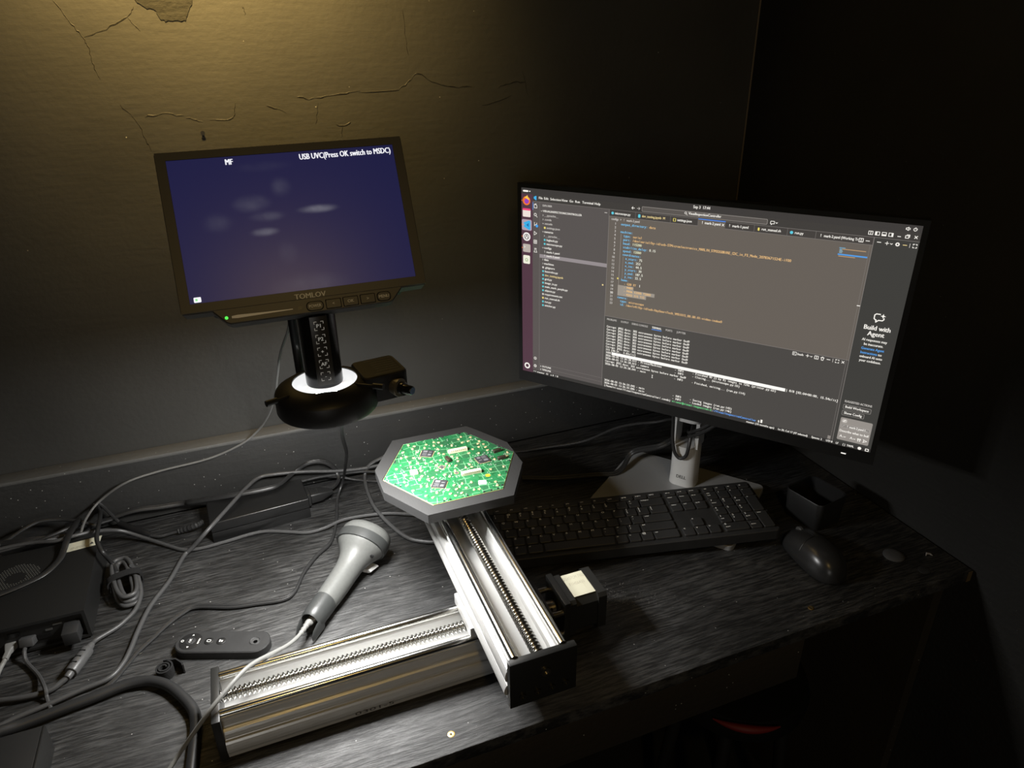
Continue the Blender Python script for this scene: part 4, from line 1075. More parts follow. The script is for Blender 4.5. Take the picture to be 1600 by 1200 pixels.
# ================================================================== KEYBOARD
kb = thing('keyboard', 'black full-size keyboard with white legends in front of the monitor', 'keyboard', (0.4680, 0.7587, 0.0), R(-14.8))
KT = R(2.2)     # the back is propped up on the monitor foot
U1 = 0.01905
KX0, KY0 = 0.0045, 0.0065
W_, D_ = 22.5*U1 + .009, 0.1215
def KMf(): return Matrix.Translation((-W_/2+0.0, -D_/2, .0105)) @ Matrix.Rotation(R(-2.0), 4, 'Y') @ Matrix.Rotation(KT, 4, 'X')
KM = KMf()
body = MB(); body.prism(rrect(0, W_, 0, D_, .006), -.0105, .0060, KM, inset=.001, insh=.001)
kbody = body.obj('body', M_BLKM, kb)
M_KEY = mat('key_plastic', (0.026, 0.026, 0.026), 0.5)
M_LEG = mat('key_legend', (0.85, 0.85, 0.82), 0.6)
key_cache = {}
def key(x, y, w, h, s, small=False):
    """x,y in units from the front-left"""
    k_ = (round(w, 3), round(h, 3))
    if k_ not in key_cache:
        g = .0011
        mbk = MB(); mbk.prism(rrect(g, w*U1-g, g, h*U1-g, .0016, 2), 0, .0034, inset=.0007, insh=.0007)
        key_cache[k_] = mbk.mesh('key', M_KEY)
    o = link('key', key_cache[k_], kb)
    o.matrix_local = KM @ Matrix.Translation((KX0+x*U1, KY0+y*U1, .0060))
    if s:
        mbt = MB()
        lines = s if isinstance(s, tuple) else (s,)
        for j, t in enumerate(lines):
            sz = .0054 if len(t) == 1 else .0030
            lay_text(mbt, t, .0030, h*U1 - .0055 - j*.0052, sz, z=.00347, bold=.00014)
        me = bpy.data.meshes.new('legend'); me.from_pydata([tuple(p) for p in mbt.v], [], mbt.f); me.materials.append(M_LEG)
        link('legend', me, o)
    return o
fy, fh = 5.0, 0.62
fl = ['esc', ('x','F1'), ('-','F2'), ('+','F3'), ('>|','F4'), ('F5',), ('||','F6'), ('=','F7'), ('F8',), ('@','F9'), ('[]','F10'), ('[+]','F11'), ('Q','F12')]
for k in range(13): key(15/13*k, fy, 15/13, fh, '/'.join(fl[k]) if isinstance(fl[k], tuple) else fl[k])
for k, s in enumerate(('prt sc', 'scr lk', 'pause')): key(15.25+k, fy, 1, fh, s)
for k, s in enumerate(('calc', 'm1', 'm2', 'o')): key(18.5+k, fy, 1, fh, s)
r1 = [('~','`'),('!','1'),('@','2'),('#','3'),('$','4'),('%','5'),('^','6'),('&','7'),('*','8'),('(','9'),(')','0'),('_','-'),('+','=')]
for k, s in enumerate(r1): key(k, 4, 1, 1, s)
key(13, 4, 2, 1, 'backspace')
key(0, 3, 1.5, 1, 'tab')
for k, s in enumerate(list('QWERTYUIOP')+[('{','['),('}',']')]): key(1.5+k, 3, 1, 1, s)
key(13.5, 3, 1.5, 1, ('|','\\'))
key(0, 2, 1.75, 1, 'caps')
for k, s in enumerate(list('ASDFGHJKL')+[(':',';'),('"',"'")]): key(1.75+k, 2, 1, 1, s)
key(12.75, 2, 2.25, 1, 'enter')
key(0, 1, 2.25, 1, 'shift')
for k, s in enumerate(list('ZXCVBNM')+[('<',','),('>','.'),('?','/')]): key(2.25+k, 1, 1, 1, s)
key(12.25, 1, 2.75, 1, 'shift')
key(0, 0, 1.25, 1, 'ctrl'); key(1.25, 0, 1, 1, 'fn'); key(2.25, 0, 1, 1, '#'); key(3.25, 0, 1.25, 1, 'alt'); key(4.5, 0, 5.5, 1, '')
key(10, 0, 1, 1, 'alt'); key(11, 0, 1, 1, 'fn'); key(12, 0, 1, 1, '@'); key(13, 0, 2, 1, 'ctrl')
for j, row in enumerate((('insert','home','pg up'),('delete','end','pg dn'))):
    for k, s in enumerate(row): key(15.25+k, 4-j, 1, 1, s)
key(16.25, 1, 1, 1, '^'); key(15.25, 0, 1, 1, '<'); key(16.25, 0, 1, 1, 'v'); key(17.25, 0, 1, 1, '>')
for k, s in enumerate((('num','lock'),'/','*','-')): key(18.5+k, 4, 1, 1, s)
for j, row in enumerate(((('7','home'),('8','^'),('9','pg up')),(('4','<'),'5',('6','>')),(('1','end'),('2','v'),('3','pg dn')))):
    for k, s in enumerate(row): key(18.5+k, 3-j, 1, 1, s)
key(18.5, 0, 2, 1, ('0','insert')); key(20.5, 0, 1, 1, ('.','delete')); key(21.5, 2, 1, 2, '+'); key(21.5, 0, 1, 2, 'enter')
for x in (.05, W_-.05):
    MB().box(x-.012, x+.012, D_-.016, D_-.008, -.0140, -.0100, KM).obj('foot', M_BLKM, kb)

# ================================================================== MOUSE
mouse = thing('computer_mouse', 'black computer mouse right of the keyboard', 'mouse', (0.6900, 0.6030, 0), R(-7))
def mouse_secs(n=28, L=0.113, W=0.060, Hh=0.0365):
    secs = []
    for i in range(n+1):
        t = i/n
        y = -L/2 + L*t
        s = max(0.0, 1-abs(2*t-1)**2.6)**(1/2.2)
        w = W/2*s*(1-.07*math.sin(math.pi*t)) + .0008
        hh = Hh*(max(0.0, 1-abs(2*(t**.92)-1)**2.3))**.62*(1 - .30*t) + .004
        ring_ = []
        for k in range(24):
            a = 2*math.pi*k/24
            cx, sz = math.cos(a), math.sin(a)
            x = w*math.copysign(abs(cx)**.75, cx)
            z = (hh*abs(sz)**.85 + .003) if sz >= 0 else .003 - .003*abs(sz)
            ring_.append((x, y, z))
        secs.append(ring_)
    return secs
MB().loft(mouse_secs()).obj('shell', mat('mouse_plastic', (0.020, 0.020, 0.020), 0.30), mouse, True, angle=70)
MB().lathe([(.0065, -.003), (.0080, -.002), (.0080, .002), (.0065, .003)], 22, Matrix.Translation((0, .036, .0225)) @ Matrix.Rotation(R(90), 4, 'Y')).obj('scroll_wheel', M_RUBG, mouse, True)
def mtop(x, y):
    t = (y+.113/2)/.113
    s = max(0.0, 1-abs(2*t-1)**2.6)**(1/2.2); w = .060/2*s*(1-.07*math.sin(math.pi*t)) + .0008
    hh = .0365*(max(0.0, 1-abs(2*(t**.92)-1)**2.3))**.62*(1-.30*t) + .004
    c = min(1, abs(x)/w); c = c**(1/.75)
    return hh*(max(0, 1-c*c))**.425 + .003
MB().tube([(0, y, mtop(0, y)+.0001) for y in (.030, .024, .018, .012, .008)], .0005, 6).obj('button_seam', M_ANOD, mouse)
MB().tube([(x, .006-abs(x)*.25, mtop(x, .006-abs(x)*.25)+.0001) for x in [(-.026+.0026*k) for k in range(21)]], .0005, 6).obj('shell_seam', M_ANOD, mouse)

# ================================================================== DESK TRAY
tray = thing('desk_tray', 'small open black plastic box beside the keyboard right end', 'box', (0.7640, 0.6860, 0), R(9.5))
o_ = rrect(-.033, .033, -.0335, .0335, .011, 5); i_ = inset_poly(o_, .0022); ob_ = inset_poly(o_, .003); ib_ = inset_poly(o_, .0052)
tm = MB(); tm.loft([[(x, y, 0) for x, y in ob_], [(x, y, .046) for x, y in o_], [(x, y, .0475) for x, y in inset_poly(o_, .0008)], [(x, y, .0465) for x, y in i_], [(x, y, .003) for x, y in ib_]])
tm.obj('open_box', M_BLK, tray, True)
# ================================================================== ADHESIVE DOTS
d1 = tag(MB().lathe([(.0145, 0), (.0145, .0012), (.0120, .0030), (.006, .0040), (.0005, .0042)], 24).obj('rubber_pad', M_RUBG, None, True, loc=(0.8035, 0.5655, 0)), 'round black rubber pad stuck near the desk right end', 'pad')
d2 = tag(MB().lathe([(.0080, 0), (.0080, .0006), (.006, .0010), (.0004, .0011)], 18).obj('glue_spot', M_BLKM, None, True, loc=(0.8170, 0.5260, 0)), 'flat dark glue spot near the desk front corner', 'spot')
d3 = tag(MB().tube([(.8455,.5475,.0008),(.849,.5495,.002),(.853,.5475,.0015),(.8545,.5440,.0006)], [.0006,.0016,.0014,.0004], 7).obj('paint_flake', mat('pale_flake', (.25,.23,.21), .7), None), 'tiny curled pale paint flake by the right wall', 'flake')
tag(MB().add([(-.2095,.7770,.0003),(-.2045,.7795,.0004),(-.1985,.7808,.0008),(-.2035,.7775,.0016)], [(0,1,3),(1,2,3),(0,3,2,1)]).obj('paper_scrap', mat('pale_scrap', (.55,.52,.40), .8), None, loc=(0, -.004, 0)), 'tiny pale scrap lying between the two cables', 'scrap')

# ================================================================== BARCODE SCANNER
scan = thing('barcode_scanner', 'grey handheld barcode scanner lying on the desk', 'scanner', (0.050, 0.790, 0))
SD = Vector((0.63, 0.777, 0)); SLt = Vector((0.777, -0.63, 0)); SUp = Vector((0, 0, 1))
S0 = Vector((0.0015, 0.7300, 0)) - Vector((0.050, 0.790, 0))
def sec(s, zc, rw, rh, tilt=0.0, n=28, ex=1.0, off=0.0):
    c = S0 + SD*s + SUp*zc + SLt*off
    up_ = SUp*math.cos(R(tilt)) - SD*math.sin(R(tilt))
    return [tuple(c + SLt*rw*math.copysign(abs(math.cos(a))**ex, math.cos(a)) + up_*rh*math.copysign(abs(math.sin(a))**ex, math.sin(a))) for a in [2*math.pi*k/n for k in range(n)]]
MB().loft([sec(.036,.0200,.0150,.0165), sec(.050,.0205,.0160,.0172), sec(.070,.0220,.0165,.0180,2), sec(.090,.0245,.0170,.0185,5), sec(.104,.0275,.0185,.0195,9), sec(.114,.0300,.0215,.0215,13), sec(.122,.0325,.0260,.0250,16), sec(.128,.0345,.0310,.0290,18), sec(.134,.0355,.0345,.0320,20)]).obj('grip', M_GREY, scan, True, angle=60)
MB().loft([sec(.133,.0352,.0335,.0310,20), sec(.1335,.0354,.0366,.0338,20), sec(.140,.0368,.0375,.0345,20), sec(.147,.0382,.0378,.0346,20)]).obj('head_band', M_DGREY, scan, True)
MB().loft([sec(.1472,.0382,.0368,.0340,20), sec(.155,.0400,.0362,.0334,20), sec(.161,.0412,.0335,.0310,20), sec(.164,.0420,.0270,.0250,20), sec(.1650,.0422,.001,.001,20)]).obj('head_cap', M_GREY, scan, True, angle=60)
MB().box(-.004, .004, -.0006, .0006, -.001, .001).obj('vent_slot', M_BLK, scan, loc=S0+SD*.1510+SUp*.0725+SLt*.008, rot=(R(20), 0, math.atan2(SLt.y, SLt.x)))
# window lip on the underside
lp = MB(); lp.loft([sec(.118,.0085,.010,.0035,8,12,1,.012), sec(.134,.0075,.012,.0040,14,12,1,.014)])
lp.obj('window_lip', mat('pale_window', (.45,.45,.44), .4), scan, True)
MB().loft([sec(.0,.0,.0030,.0025,0,12)[:] , sec(.002,.0,.0030,.0025,0,12)]).obj('trigger_hole', M_BLK, scan, loc=SD*.118+SLt*.026+SUp*.0365)
# dark end sleeve, open underneath for the cable
MB().loft([sec(.0365,.0199,.0154,.0170), sec(.030,.0196,.0154,.0170), sec(.014,.0190,.0150,.0165), sec(.004,.0185,.0142,.0158), sec(.000,.0185,.0120,.0135), sec(.004,.0185,.0095,.0108), sec(.020,.0190,.0090,.0100)]).obj('end_sleeve', M_DGREY, scan, True, angle=50)
for s_ in (-1, 1):
    fin = MB(); fin.loft([sec(.010,.0135,.0016,.0105,0,12,1,s_*.0125), sec(-.004,.0125,.0015,.0100,0,12,1,s_*.0122), sec(-.012,.0105,.0012,.0075,0,12,1,s_*.0118), sec(-.0155,.0085,.0006,.0035,0,12,1,s_*.0115)])
    fin.obj('sleeve_fin', M_DGREY, scan, True)
# ------------------------------------------------------------------ cable routes (desk coordinates, metres)
CAB = {
    'microscope_usb': [(0.0368, 0.8, 0.3921), (0.0339, 0.82, 0.3737), (0.0237, 0.87, 0.3297), (0.0162, 0.94, 0.2673), (0.0104, 0.985, 0.2224), (-0.0034, 1.03, 0.1696), (-0.0249, 1.062, 0.1286), (-0.054, 1.066, 0.1085), (-0.1042, 1.068, 0.0932), (-0.1741, 1.066, 0.0891), (-0.2235, 1.058, 0.0843), (-0.2656, 1.066, 0.0566), (-0.2808, 1.0366, 0.05), (-0.2835, 0.9998, 0.05)],
    'ring_cord': [(0.0735, 0.775, 0.2859), (0.078, 0.8, 0.2586), (0.0839, 0.86, 0.1989), (0.0925, 0.92, 0.1415), (0.0933, 0.96, 0.0986), (0.0922, 1.0257, 0.03), (0.0775, 1.0099, 0.006), (0.0663, 0.952, 0.004), (0.0512, 0.9033, 0.004), (0.0271, 0.8781, 0.004), (0.0054, 0.8478, 0.004), (-0.0104, 0.8135, 0.004), (-0.0266, 0.8027, 0.004), (-0.0617, 0.8079, 0.004), (-0.0938, 0.8145, 0.004), (-0.136, 0.8318, 0.004), (-0.1532, 0.8261, 0.004), (-0.1712, 0.8112, 0.004), (-0.1861, 0.7936, 0.004), (-0.2031, 0.7745, 0.004), (-0.2143, 0.7554, 0.004), (-0.2276, 0.7351, 0.004), (-0.243, 0.7237, 0.004), (-0.262, 0.719, 0.004)],
    'motor_cable': [(0.1592, 1.066, 0.019), (0.1238, 1.066, 0.0198), (0.0832, 1.066, 0.0259), (0.0349, 1.066, 0.0365), (-0.0104, 1.066, 0.0427), (-0.0355, 1.066, 0.0427), (-0.0565, 1.0438, 0.042), (-0.0798, 1.0061, 0.042), (-0.1153, 0.9584, 0.036), (-0.1418, 0.9572, 0.012), (-0.1543, 0.9513, 0.005), (-0.1714, 0.9018, 0.005), (-0.1933, 0.8566, 0.005), (-0.2056, 0.8122, 0.005), (-0.2109, 0.7855, 0.005), (-0.2181, 0.7612, 0.005), (-0.2315, 0.7428, 0.005), (-0.2608, 0.7358, 0.005), (-0.2919, 0.7273, 0.005), (-0.322, 0.7203, 0.005), (-0.3536, 0.7119, 0.005)],
    'brick_mains': [(0.0357, 1.0241, 0.018), (0.0606, 1.0285, 0.015), (0.0762, 1.0359, 0.014), (0.0874, 1.0541, 0.014), (0.0871, 1.066, 0.0223), (0.0783, 1.066, 0.0385), (0.0627, 1.066, 0.0486), (0.0419, 1.066, 0.0498), (0.0197, 1.066, 0.0389), (-0.003, 1.0403, 0.039), (-0.0235, 1.0294, 0.04), (-0.0794, 1.0314, 0.04), (-0.1396, 1.053, 0.03), (-0.1535, 1.066, 0.0229), (-0.1876, 1.066, 0.0248), (-0.2216, 1.066, 0.028), (-0.2511, 1.066, 0.0241), (-0.2782, 1.0621, 0.02), (-0.3015, 1.0202, 0.035), (-0.3455, 1.0064, 0.05), (-0.3859, 1.0138, 0.05), (-0.4171, 1.016, 0.05)],
    'long_usb': [(-0.4035, 0.9897, 0.05), (-0.3817, 0.9974, 0.053), (-0.3429, 0.9966, 0.053), (-0.3125, 0.9887, 0.053), (-0.2866, 0.9921, 0.053), (-0.2656, 1.0043, 0.045), (-0.2409, 1.0242, 0.025), (-0.2103, 1.0143, 0.01), (-0.1774, 0.9879, 0.005), (-0.1549, 0.9687, 0.004), (-0.1328, 0.9628, 0.004), (-0.0986, 0.965, 0.004), (-0.0457, 0.9701, 0.004), (-0.0063, 0.9539, 0.004), (0.0209, 0.9409, 0.004), (0.047, 0.9394, 0.006), (0.078, 0.9495, 0.006), (0.1157, 0.9467, 0.006), (0.1516, 0.9373, 0.006), (0.1955, 0.9137, 0.006)],
    'loop_cable': [(0.1811, 1.066, 0.0384), (0.1661, 1.066, 0.0329), (0.1428, 1.066, 0.0229), (0.1321, 1.0595, 0.006), (0.128, 1.0104, 0.005), (0.1299, 0.9548, 0.009), (0.1444, 0.9058, 0.005), (0.1605, 0.8685, 0.005), (0.1806, 0.8503, 0.005), (0.205, 0.8386, 0.005)],
    'back_cable': [(0.0274, 1.066, 0.0194), (0.059, 1.066, 0.0203), (0.0908, 1.066, 0.0176), (0.1232, 1.066, 0.0147), (0.151, 1.0557, 0.014), (0.1848, 1.0428, 0.012)],
    'back_cable_low': [(0.0716, 1.066, 0.0185), (0.0954, 1.066, 0.01), (0.1204, 1.0569, 0.004), (0.1522, 1.0394, 0.004), (0.1857, 1.0255, 0.004)],
    'thick_cable': [(-0.3527, 0.6939, 0.014), (-0.331, 0.6994, 0.012), (-0.311, 0.7052, 0.008), (-0.2732, 0.7124, 0.007), (-0.2416, 0.7174, 0.007), (-0.2176, 0.7222, 0.007), (-0.2007, 0.7223, 0.007), (-0.1833, 0.7173, 0.007), (-0.1655, 0.7031, 0.007), (-0.1511, 0.6827, 0.007), (-0.1385, 0.6588, 0.007), (-0.1343, 0.6399, 0.007), (-0.1348, 0.6185, 0.007), (-0.1364, 0.5944, 0.007), (-0.1385, 0.5681, 0.007)],
    'scanner_cable': [(0.007, 0.7381, 0.026), (-0.0014, 0.7212, 0.026), (-0.0105, 0.7065, 0.028), (-0.0189, 0.6923, 0.033), (-0.0288, 0.676, 0.042), (-0.0435, 0.657, 0.055), (-0.0613, 0.6372, 0.068), (-0.0735, 0.6229, 0.074), (-0.0874, 0.6067, 0.075), (-0.107, 0.591, 0.068), (-0.1262, 0.5851, 0.05), (-0.1451, 0.5809, 0.03), (-0.1575, 0.5725, 0.02), (-0.1662, 0.5702, 0.012)],
    'coil_cord_out': [(-0.2132, 0.9241, 0.018), (-0.2088, 0.906, 0.014), (-0.2061, 0.8833, 0.008), (-0.2112, 0.8575, 0.005), (-0.2227, 0.8396, 0.005), (-0.2329, 0.8292, 0.005), (-0.2527, 0.8141, 0.007), (-0.2573, 0.8025, 0.009)],
    'coil_cord_tail': [(-0.2751, 0.7607, 0.009), (-0.2816, 0.7561, 0.007), (-0.2954, 0.7488, 0.005), (-0.3199, 0.7491, 0.005), (-0.3444, 0.7542, 0.005), (-0.3709, 0.7612, 0.005)],
    'coil_cord_in': [(-0.2375, 0.9301, 0.02), (-0.2438, 0.9465, 0.024), (-0.246, 0.9338, 0.05), (-0.2499, 0.9391, 0.056), (-0.2561, 0.9604, 0.06), (-0.2582, 0.9957, 0.058), (-0.2674, 1.0634, 0.04), (-0.2688, 1.066, 0.0539)],
    'ferrite': [(-0.2573, 0.8025, 0.009), (-0.2751, 0.7607, 0.009)],
    'brick_dc': [(-0.1251, 1.012, 0.017), (-0.1382, 1.0081, 0.015), (-0.1598, 1.0149, 0.008), (-0.1756, 1.0157, 0.006), (-0.189, 1.0145, 0.006), (-0.2013, 1.0184, 0.008)],
    'dc_plug': [(-0.2013, 1.0184, 0.008), (-0.2124, 1.0301, 0.009), (-0.2303, 1.0464, 0.01), (-0.2466, 1.0642, 0.012)],
    'dc_lead': [(-0.2466, 1.0642, 0.012), (-0.2528, 1.066, 0.0246), (-0.2585, 1.066, 0.0382), (-0.263, 1.066, 0.0489), (-0.2669, 1.066, 0.0546)],
    'flat_black': [(-0.2965, 1.0544, 0.04), (-0.2943, 1.0254, 0.05), (-0.2957, 0.9932, 0.056), (-0.2968, 0.9735, 0.056), (-0.2993, 0.9619, 0.052), (-0.3025, 0.9439, 0.05), (-0.3153, 0.9197, 0.05), (-0.337, 0.9059, 0.05), (-0.3615, 0.8966, 0.05), (-0.3878, 0.8899, 0.05)],
    'left_cable_high': [(-0.2735, 1.0423, 0.03), (-0.2931, 1.0478, 0.04), (-0.3183, 1.0561, 0.045), (-0.3442, 1.0543, 0.05), (-0.3623, 1.042, 0.05), (-0.3795, 1.0204, 0.05), (-0.405, 0.9962, 0.05)],
    'left_cable_low': [(-0.2564, 1.066, 0.0208), (-0.2825, 1.0461, 0.03), (-0.2993, 1.0192, 0.05), (-0.3196, 1.0071, 0.052), (-0.3446, 1.0014, 0.05), (-0.3822, 0.9957, 0.05), (-0.4118, 0.9931, 0.05)],
    'usb_lead': [(-0.3299, 0.8268, 0.014), (-0.3302, 0.818, 0.012), (-0.3275, 0.8078, 0.005), (-0.3105, 0.7799, 0.005), (-0.2966, 0.7476, 0.012), (-0.2951, 0.739, 0.005), (-0.2875, 0.7181, 0.004)],
    'grey_plug': [(-0.3443, 0.8475, 0.016), (-0.3498, 0.8151, 0.012)],
    'grey_lead': [(-0.3498, 0.8151, 0.012), (-0.3542, 0.8051, 0.008), (-0.3628, 0.7664, 0.005)],
}
# the routes go on to the left, past the mini computer and along the desk
CAB['motor_cable'] += [(-.46, .700, .005), (-.70, .690, .005), (-1.0, .72, .005)]
CAB['thick_cable'] = [(-1.0, .700, .007), (-.70, .668, .009), (-.46, .680, .012)] + CAB['thick_cable']
CAB['coil_cord_tail'] += [(-.45, .775, .005), (-.62, .76, .005), (-.95, .80, .005)]
CAB['grey_lead'] += [(-.40, .735, .005), (-.52, .725, .005), (-.80, .74, .005)]
CAB['brick_mains'] += [(-.45, 1.022, .040), (-.52, 1.03, .008), (-.80, 1.04, .005)]
CAB['long_usb'] = [(-.80, 1.000, .004), (-.53, .990, .006), (-.46, .985, .035)] + CAB['long_usb']
CAB['left_cable_high'] += [(-.45, .970, .045), (-.52, .955, .006), (-.80, .95, .004)]
CAB['left_cable_low'] += [(-.455, 1.000, .036), (-.52, 1.01, .006), (-.80, 1.02, .004)]
CAB['flat_black'] += [(-.425, .882, .047), (-.49, .874, .006), (-.80, .88, .004)]
def rel(path, o): return [Vector(p) - o.location for p in path]
scb = spline([tuple(scan.location + S0 + SD*.016 + SUp*.0190), tuple(scan.location + S0 + SD*.0 + SUp*.0195)] + CAB['scanner_cable'][1:], 6)
cabo = MB().tube(rel(scb[8:], scan), .0024, 10).obj('cable', M_CGREY, scan, True)
boot = MB(); bp_ = []
for a_, b_ in zip(scb[0:20], scb[1:21]): bp_ += [a_, a_.lerp(b_, .5)]
npt = len(bp_)
boot.tube(rel(bp_, scan), [(.0058 - .0028*i/(npt-1))*(1.0 if (i//2) % 2 == 0 or i < 10 else .74) for i in range(npt)], 12)
boot.obj('strain_relief', M_CGREY, scan, True, angle=25)

# ================================================================== REMOTE CONTROL
rem = thing('remote_control', 'small rounded black remote control with white symbols beside the scanner', 'remote control', (-0.1035, 0.7465, 0), R(-21.6))
MB().prism(rrect(-.0585, .0585, -.0178, .0178, .0177, 10), 0, .0115, inset=.0012, insh=.0012).obj('body', M_BLKM, rem, True, angle=30)
zt = .0115
MB().lathe([(.0135, -.0004), (.0135, .0003), (.0128, .0005), (.0005, .0005)], 36, Matrix.Translation((-.0400, 0, zt))).obj('navigation_pad', M_BLK, rem, True)
MB().lathe([(.0060, 0), (.0060, .0009), (.0054, .0012), (.0005, .0012)], 28, Matrix.Translation((-.0400, 0, zt))).obj('ok_button', M_BLKM, rem, True)
for x in (-.0170, -.0018):
    MB().lathe([(.0056, -.0004), (.0056, .0006), (.0050, .0009), (.0005, .0009)], 28, Matrix.Translation((x, 0, zt))).obj('round_button', M_BLK, rem, True)
MB().lathe([(.0050, 0.0001), (.0058, .0006), (.0066, .0001)], 28, Matrix.Translation((.0400, 0, zt))).obj('hole_rim', M_BLKM, rem, True)
MB().lathe([(.0053, 0.0001), (.0001, .00015)], 24, Matrix.Translation((.0400, 0, zt))).obj('dimple', mat('dimple_grey', (.055,.055,.055), .5), rem)  # flat paler disc paints in the highlight of the dimple
MB().lathe([(.0026, 0.0002), (.0001, .00025)], 20, Matrix.Translation((.0412, -.0012, zt))).obj('hole', mat('hole_shade', (.002,.002,.002), .9, spec=0), rem)  # flat black disc paints in the shade inside the hole
RT = Matrix.Rotation(R(90), 4, 'Z')
text_obj('symbol', 'OK', 0, -.0014, .0042, M_WHITE, rem, align='c', z=0, bold=.0002).matrix_local = Matrix.Translation((-.0400, 0, zt+.0013)) @ RT
text_obj('symbol', 'MENU', 0, -.0014, .0031, M_WHITE, rem, align='c', z=0, bold=.0002).matrix_local = Matrix.Translation((-.0300, 0, zt+.0006)) @ RT
for y, d in ((.0100, 1), (-.0100, -1)):
    MB().add([(-.0415, y-d*.0012, zt+.0006), (-.0385, y-d*.0012, zt+.0006), (-.0400, y+d*.0013, zt+.0006)], [(0,1,2)]).obj('symbol', M_WHITE, rem)
sy = MB(); sy.lathe([(.0018, 0), (.0011, 0)], 16, Matrix.Translation((-.0500, 0, zt+.0006)), cap=False); sy.obj('symbol', M_WHITE, rem)
sy = MB()
for a in ((-.0025,.0025,.0013,.0019),(-.0025,.0025,-.0019,-.0013),(-.0025,-.0019,-.0019,.0019),(.0019,.0025,-.0019,.0019)): sy.box(*a, 0, .0001, Matrix.Translation((-.0170, 0, zt+.0009)))
sy.obj('symbol', M_WHITE, rem)
sy = MB()
for a in ((-.0022,-.0008,-.0018,.0018),(.0,.0024,-.0018,-.0008),(.0,.0024,.0,.0008)): sy.box(*a, 0, .0001, Matrix.Translation((-.0018, 0, zt+.0009)))
sy.obj('symbol', M_WHITE, rem)

# ================================================================== POWER BRICK
brick = thing('power_adapter', 'black rectangular power adapter lying near the upstand board', 'power adapter', (-0.0430, 1.0115, 0), R(4.4))
MB().box(-.0735, .0735, -.0325, .0325, .0175, .0350).obj('upper_shell', M_BRK, brick, bevel=.0020, bseg=4)
MB().box(-.0730, .0730, -.0322, .0322, .0, .0172).obj('lower_shell', M_BRK, brick, bevel=.0012)
MB().box(.0735, .0795, -.013, .013, .007, .029).obj('socket_collar', M_BLK, brick, bevel=.0015)
pg = MB(); pg.loft([[(.080, y, z) for y, z in rrect(-.0115,.0115,.009,.026,.003,3)], [(.097, y, z) for y, z in rrect(-.0110,.0110,.0095,.0255,.003,3)], [(.109, y, z) for y, z in rrect(-.0070,.0070,.012,.022,.003,3)], [(.116, y, z) for y, z in rrect(-.0042,.0042,.0135,.0200,.002,3)]])
pgo = pg.obj('mains_plug', M_BLK, brick, True)
for k in range(3):
    MB().box(.0835+k*.0035, .0853+k*.0035, -.006, .006, .0258, .0266).obj('grip_ridge', M_BLK, pgo)
def local(o, pts):
    inv = (Matrix.Translation(o.location) @ Matrix.Rotation(o.rotation_euler.z, 4, 'Z')).inverted()
    return [inv @ Vector(p) for p in pts]
dc = spline(CAB['brick_dc'], 8)
MB().tube(local(brick, dc), [(.0048 if i % 2 else .0040) if i < 18 else .0024 for i in range(len(dc))], 10).obj('output_lead', M_RUB, brick, True, angle=25)
plg = spline(CAB['dc_plug'], 4)
np_ = len(plg)
MB().tube(local(brick, plg), [.0036 + .0022*min(1, i/3) if i < np_-3 else .0052 for i in range(np_)], 12).obj('output_plug', M_BLK, brick, True)

# ================================================================== MINI COMPUTER
pc = thing('mini_computer', 'black metal mini computer box at the left edge of the desk', 'computer', (-0.335, 0.905, 0))
def pcl(x, y, z=0.0): return (x+.335, y-.905, z)
x0, x1, yf, yb, hh = -.4180, -.2590, .8290, .9900, .0455
cs = MB()
cs.box(*(v for v in (x0+.335, x1+.335, yf+.006-.905, yb-.905, .003, hh)))
cs.box(x0+.335, x1+.335, yf-.905, yf+.0062-.905, hh-.004, hh); cs.box(x1+.335-.004, x1+.335, yf-.905, yf+.0062-.905, .003, hh-.004)
cs.box(x0+.335, x1+.335-.004, yf-.905, yf+.0062-.905, .003, .0065)
cs.obj('case', mat('black_steel_case', (0.014, 0.014, 0.0135), 0.42, bump=(700, .15, .0003)), pc)
for sx in (x0+.02, x1-.02):
    for sy_ in (yf+.02, yb-.02): MB().lathe([(.006, 0), (.006, .0032)], 14, Matrix.Translation(pcl(sx, sy_))).obj('foot', M_RUB, pc)
vent = MB().prism(circle(0, 0, .030, 36), 0, .0004).obj('fan_vent', mat('vent_mesh', (.006,.006,.006), .7), pc, loc=pcl(-.352, .930, hh))
gr = MB()
for i in range(-9, 10):
    for j in range(-9, 10):
        x, y = i*.0031 + (.00155 if j % 2 else 0), j*.0031
        r_ = math.hypot(x, y)
        if .012 < r_ < .0285:
            gr.box(x-.0007, x+.0007, y-.0007, y+.0007, .0004, .0007)
g_ = gr.obj('vent_grid', mat('vent_grey', (.10,.10,.09), .5), vent); g_['kind'] = 'stuff'
lb_ = MB().prism([(-.0220,-.0115),(.0225,-.0075),(.0240,.0125),(-.0190,.0085)], 0, .0004).obj('maker_label', M_LABEL, pc, loc=pcl(-.2800, .9760, hh+.0001))
for j, w in enumerate((.018, .024)):
    text_obj('label_text', ('SER: 03025 2', 'DC 19V 4.7A 90W')[j], -.014, -.0045-.0032*j, .0032, M_PRINTG, lb_, width=w, z=.0006, rot=(0,0,R(5)))
MB().add([(.010,-.004,.0006),(.0155,-.0035,.0006),(.0128,.002,.0006)], [(0,1,2)]).obj('warning_mark', M_DARKP, lb_)
# ports on the front
pm_ = M_BLKG
for xx, w, z, h in ((-.3030,.0075,.024,.0022),(-.3100,.015,.0140,.006),(-.2925,.010,.030,.002),(-.3400,.013,.026,.006)):
    MB().box(xx-w/2+.335, xx+w/2+.335, yf+.0045-.905, yf+.0062-.905, z, z+h).obj('port', mat('port_metal', (.25,.25,.24), .35, .8) if h < .003 else pm_, pc)
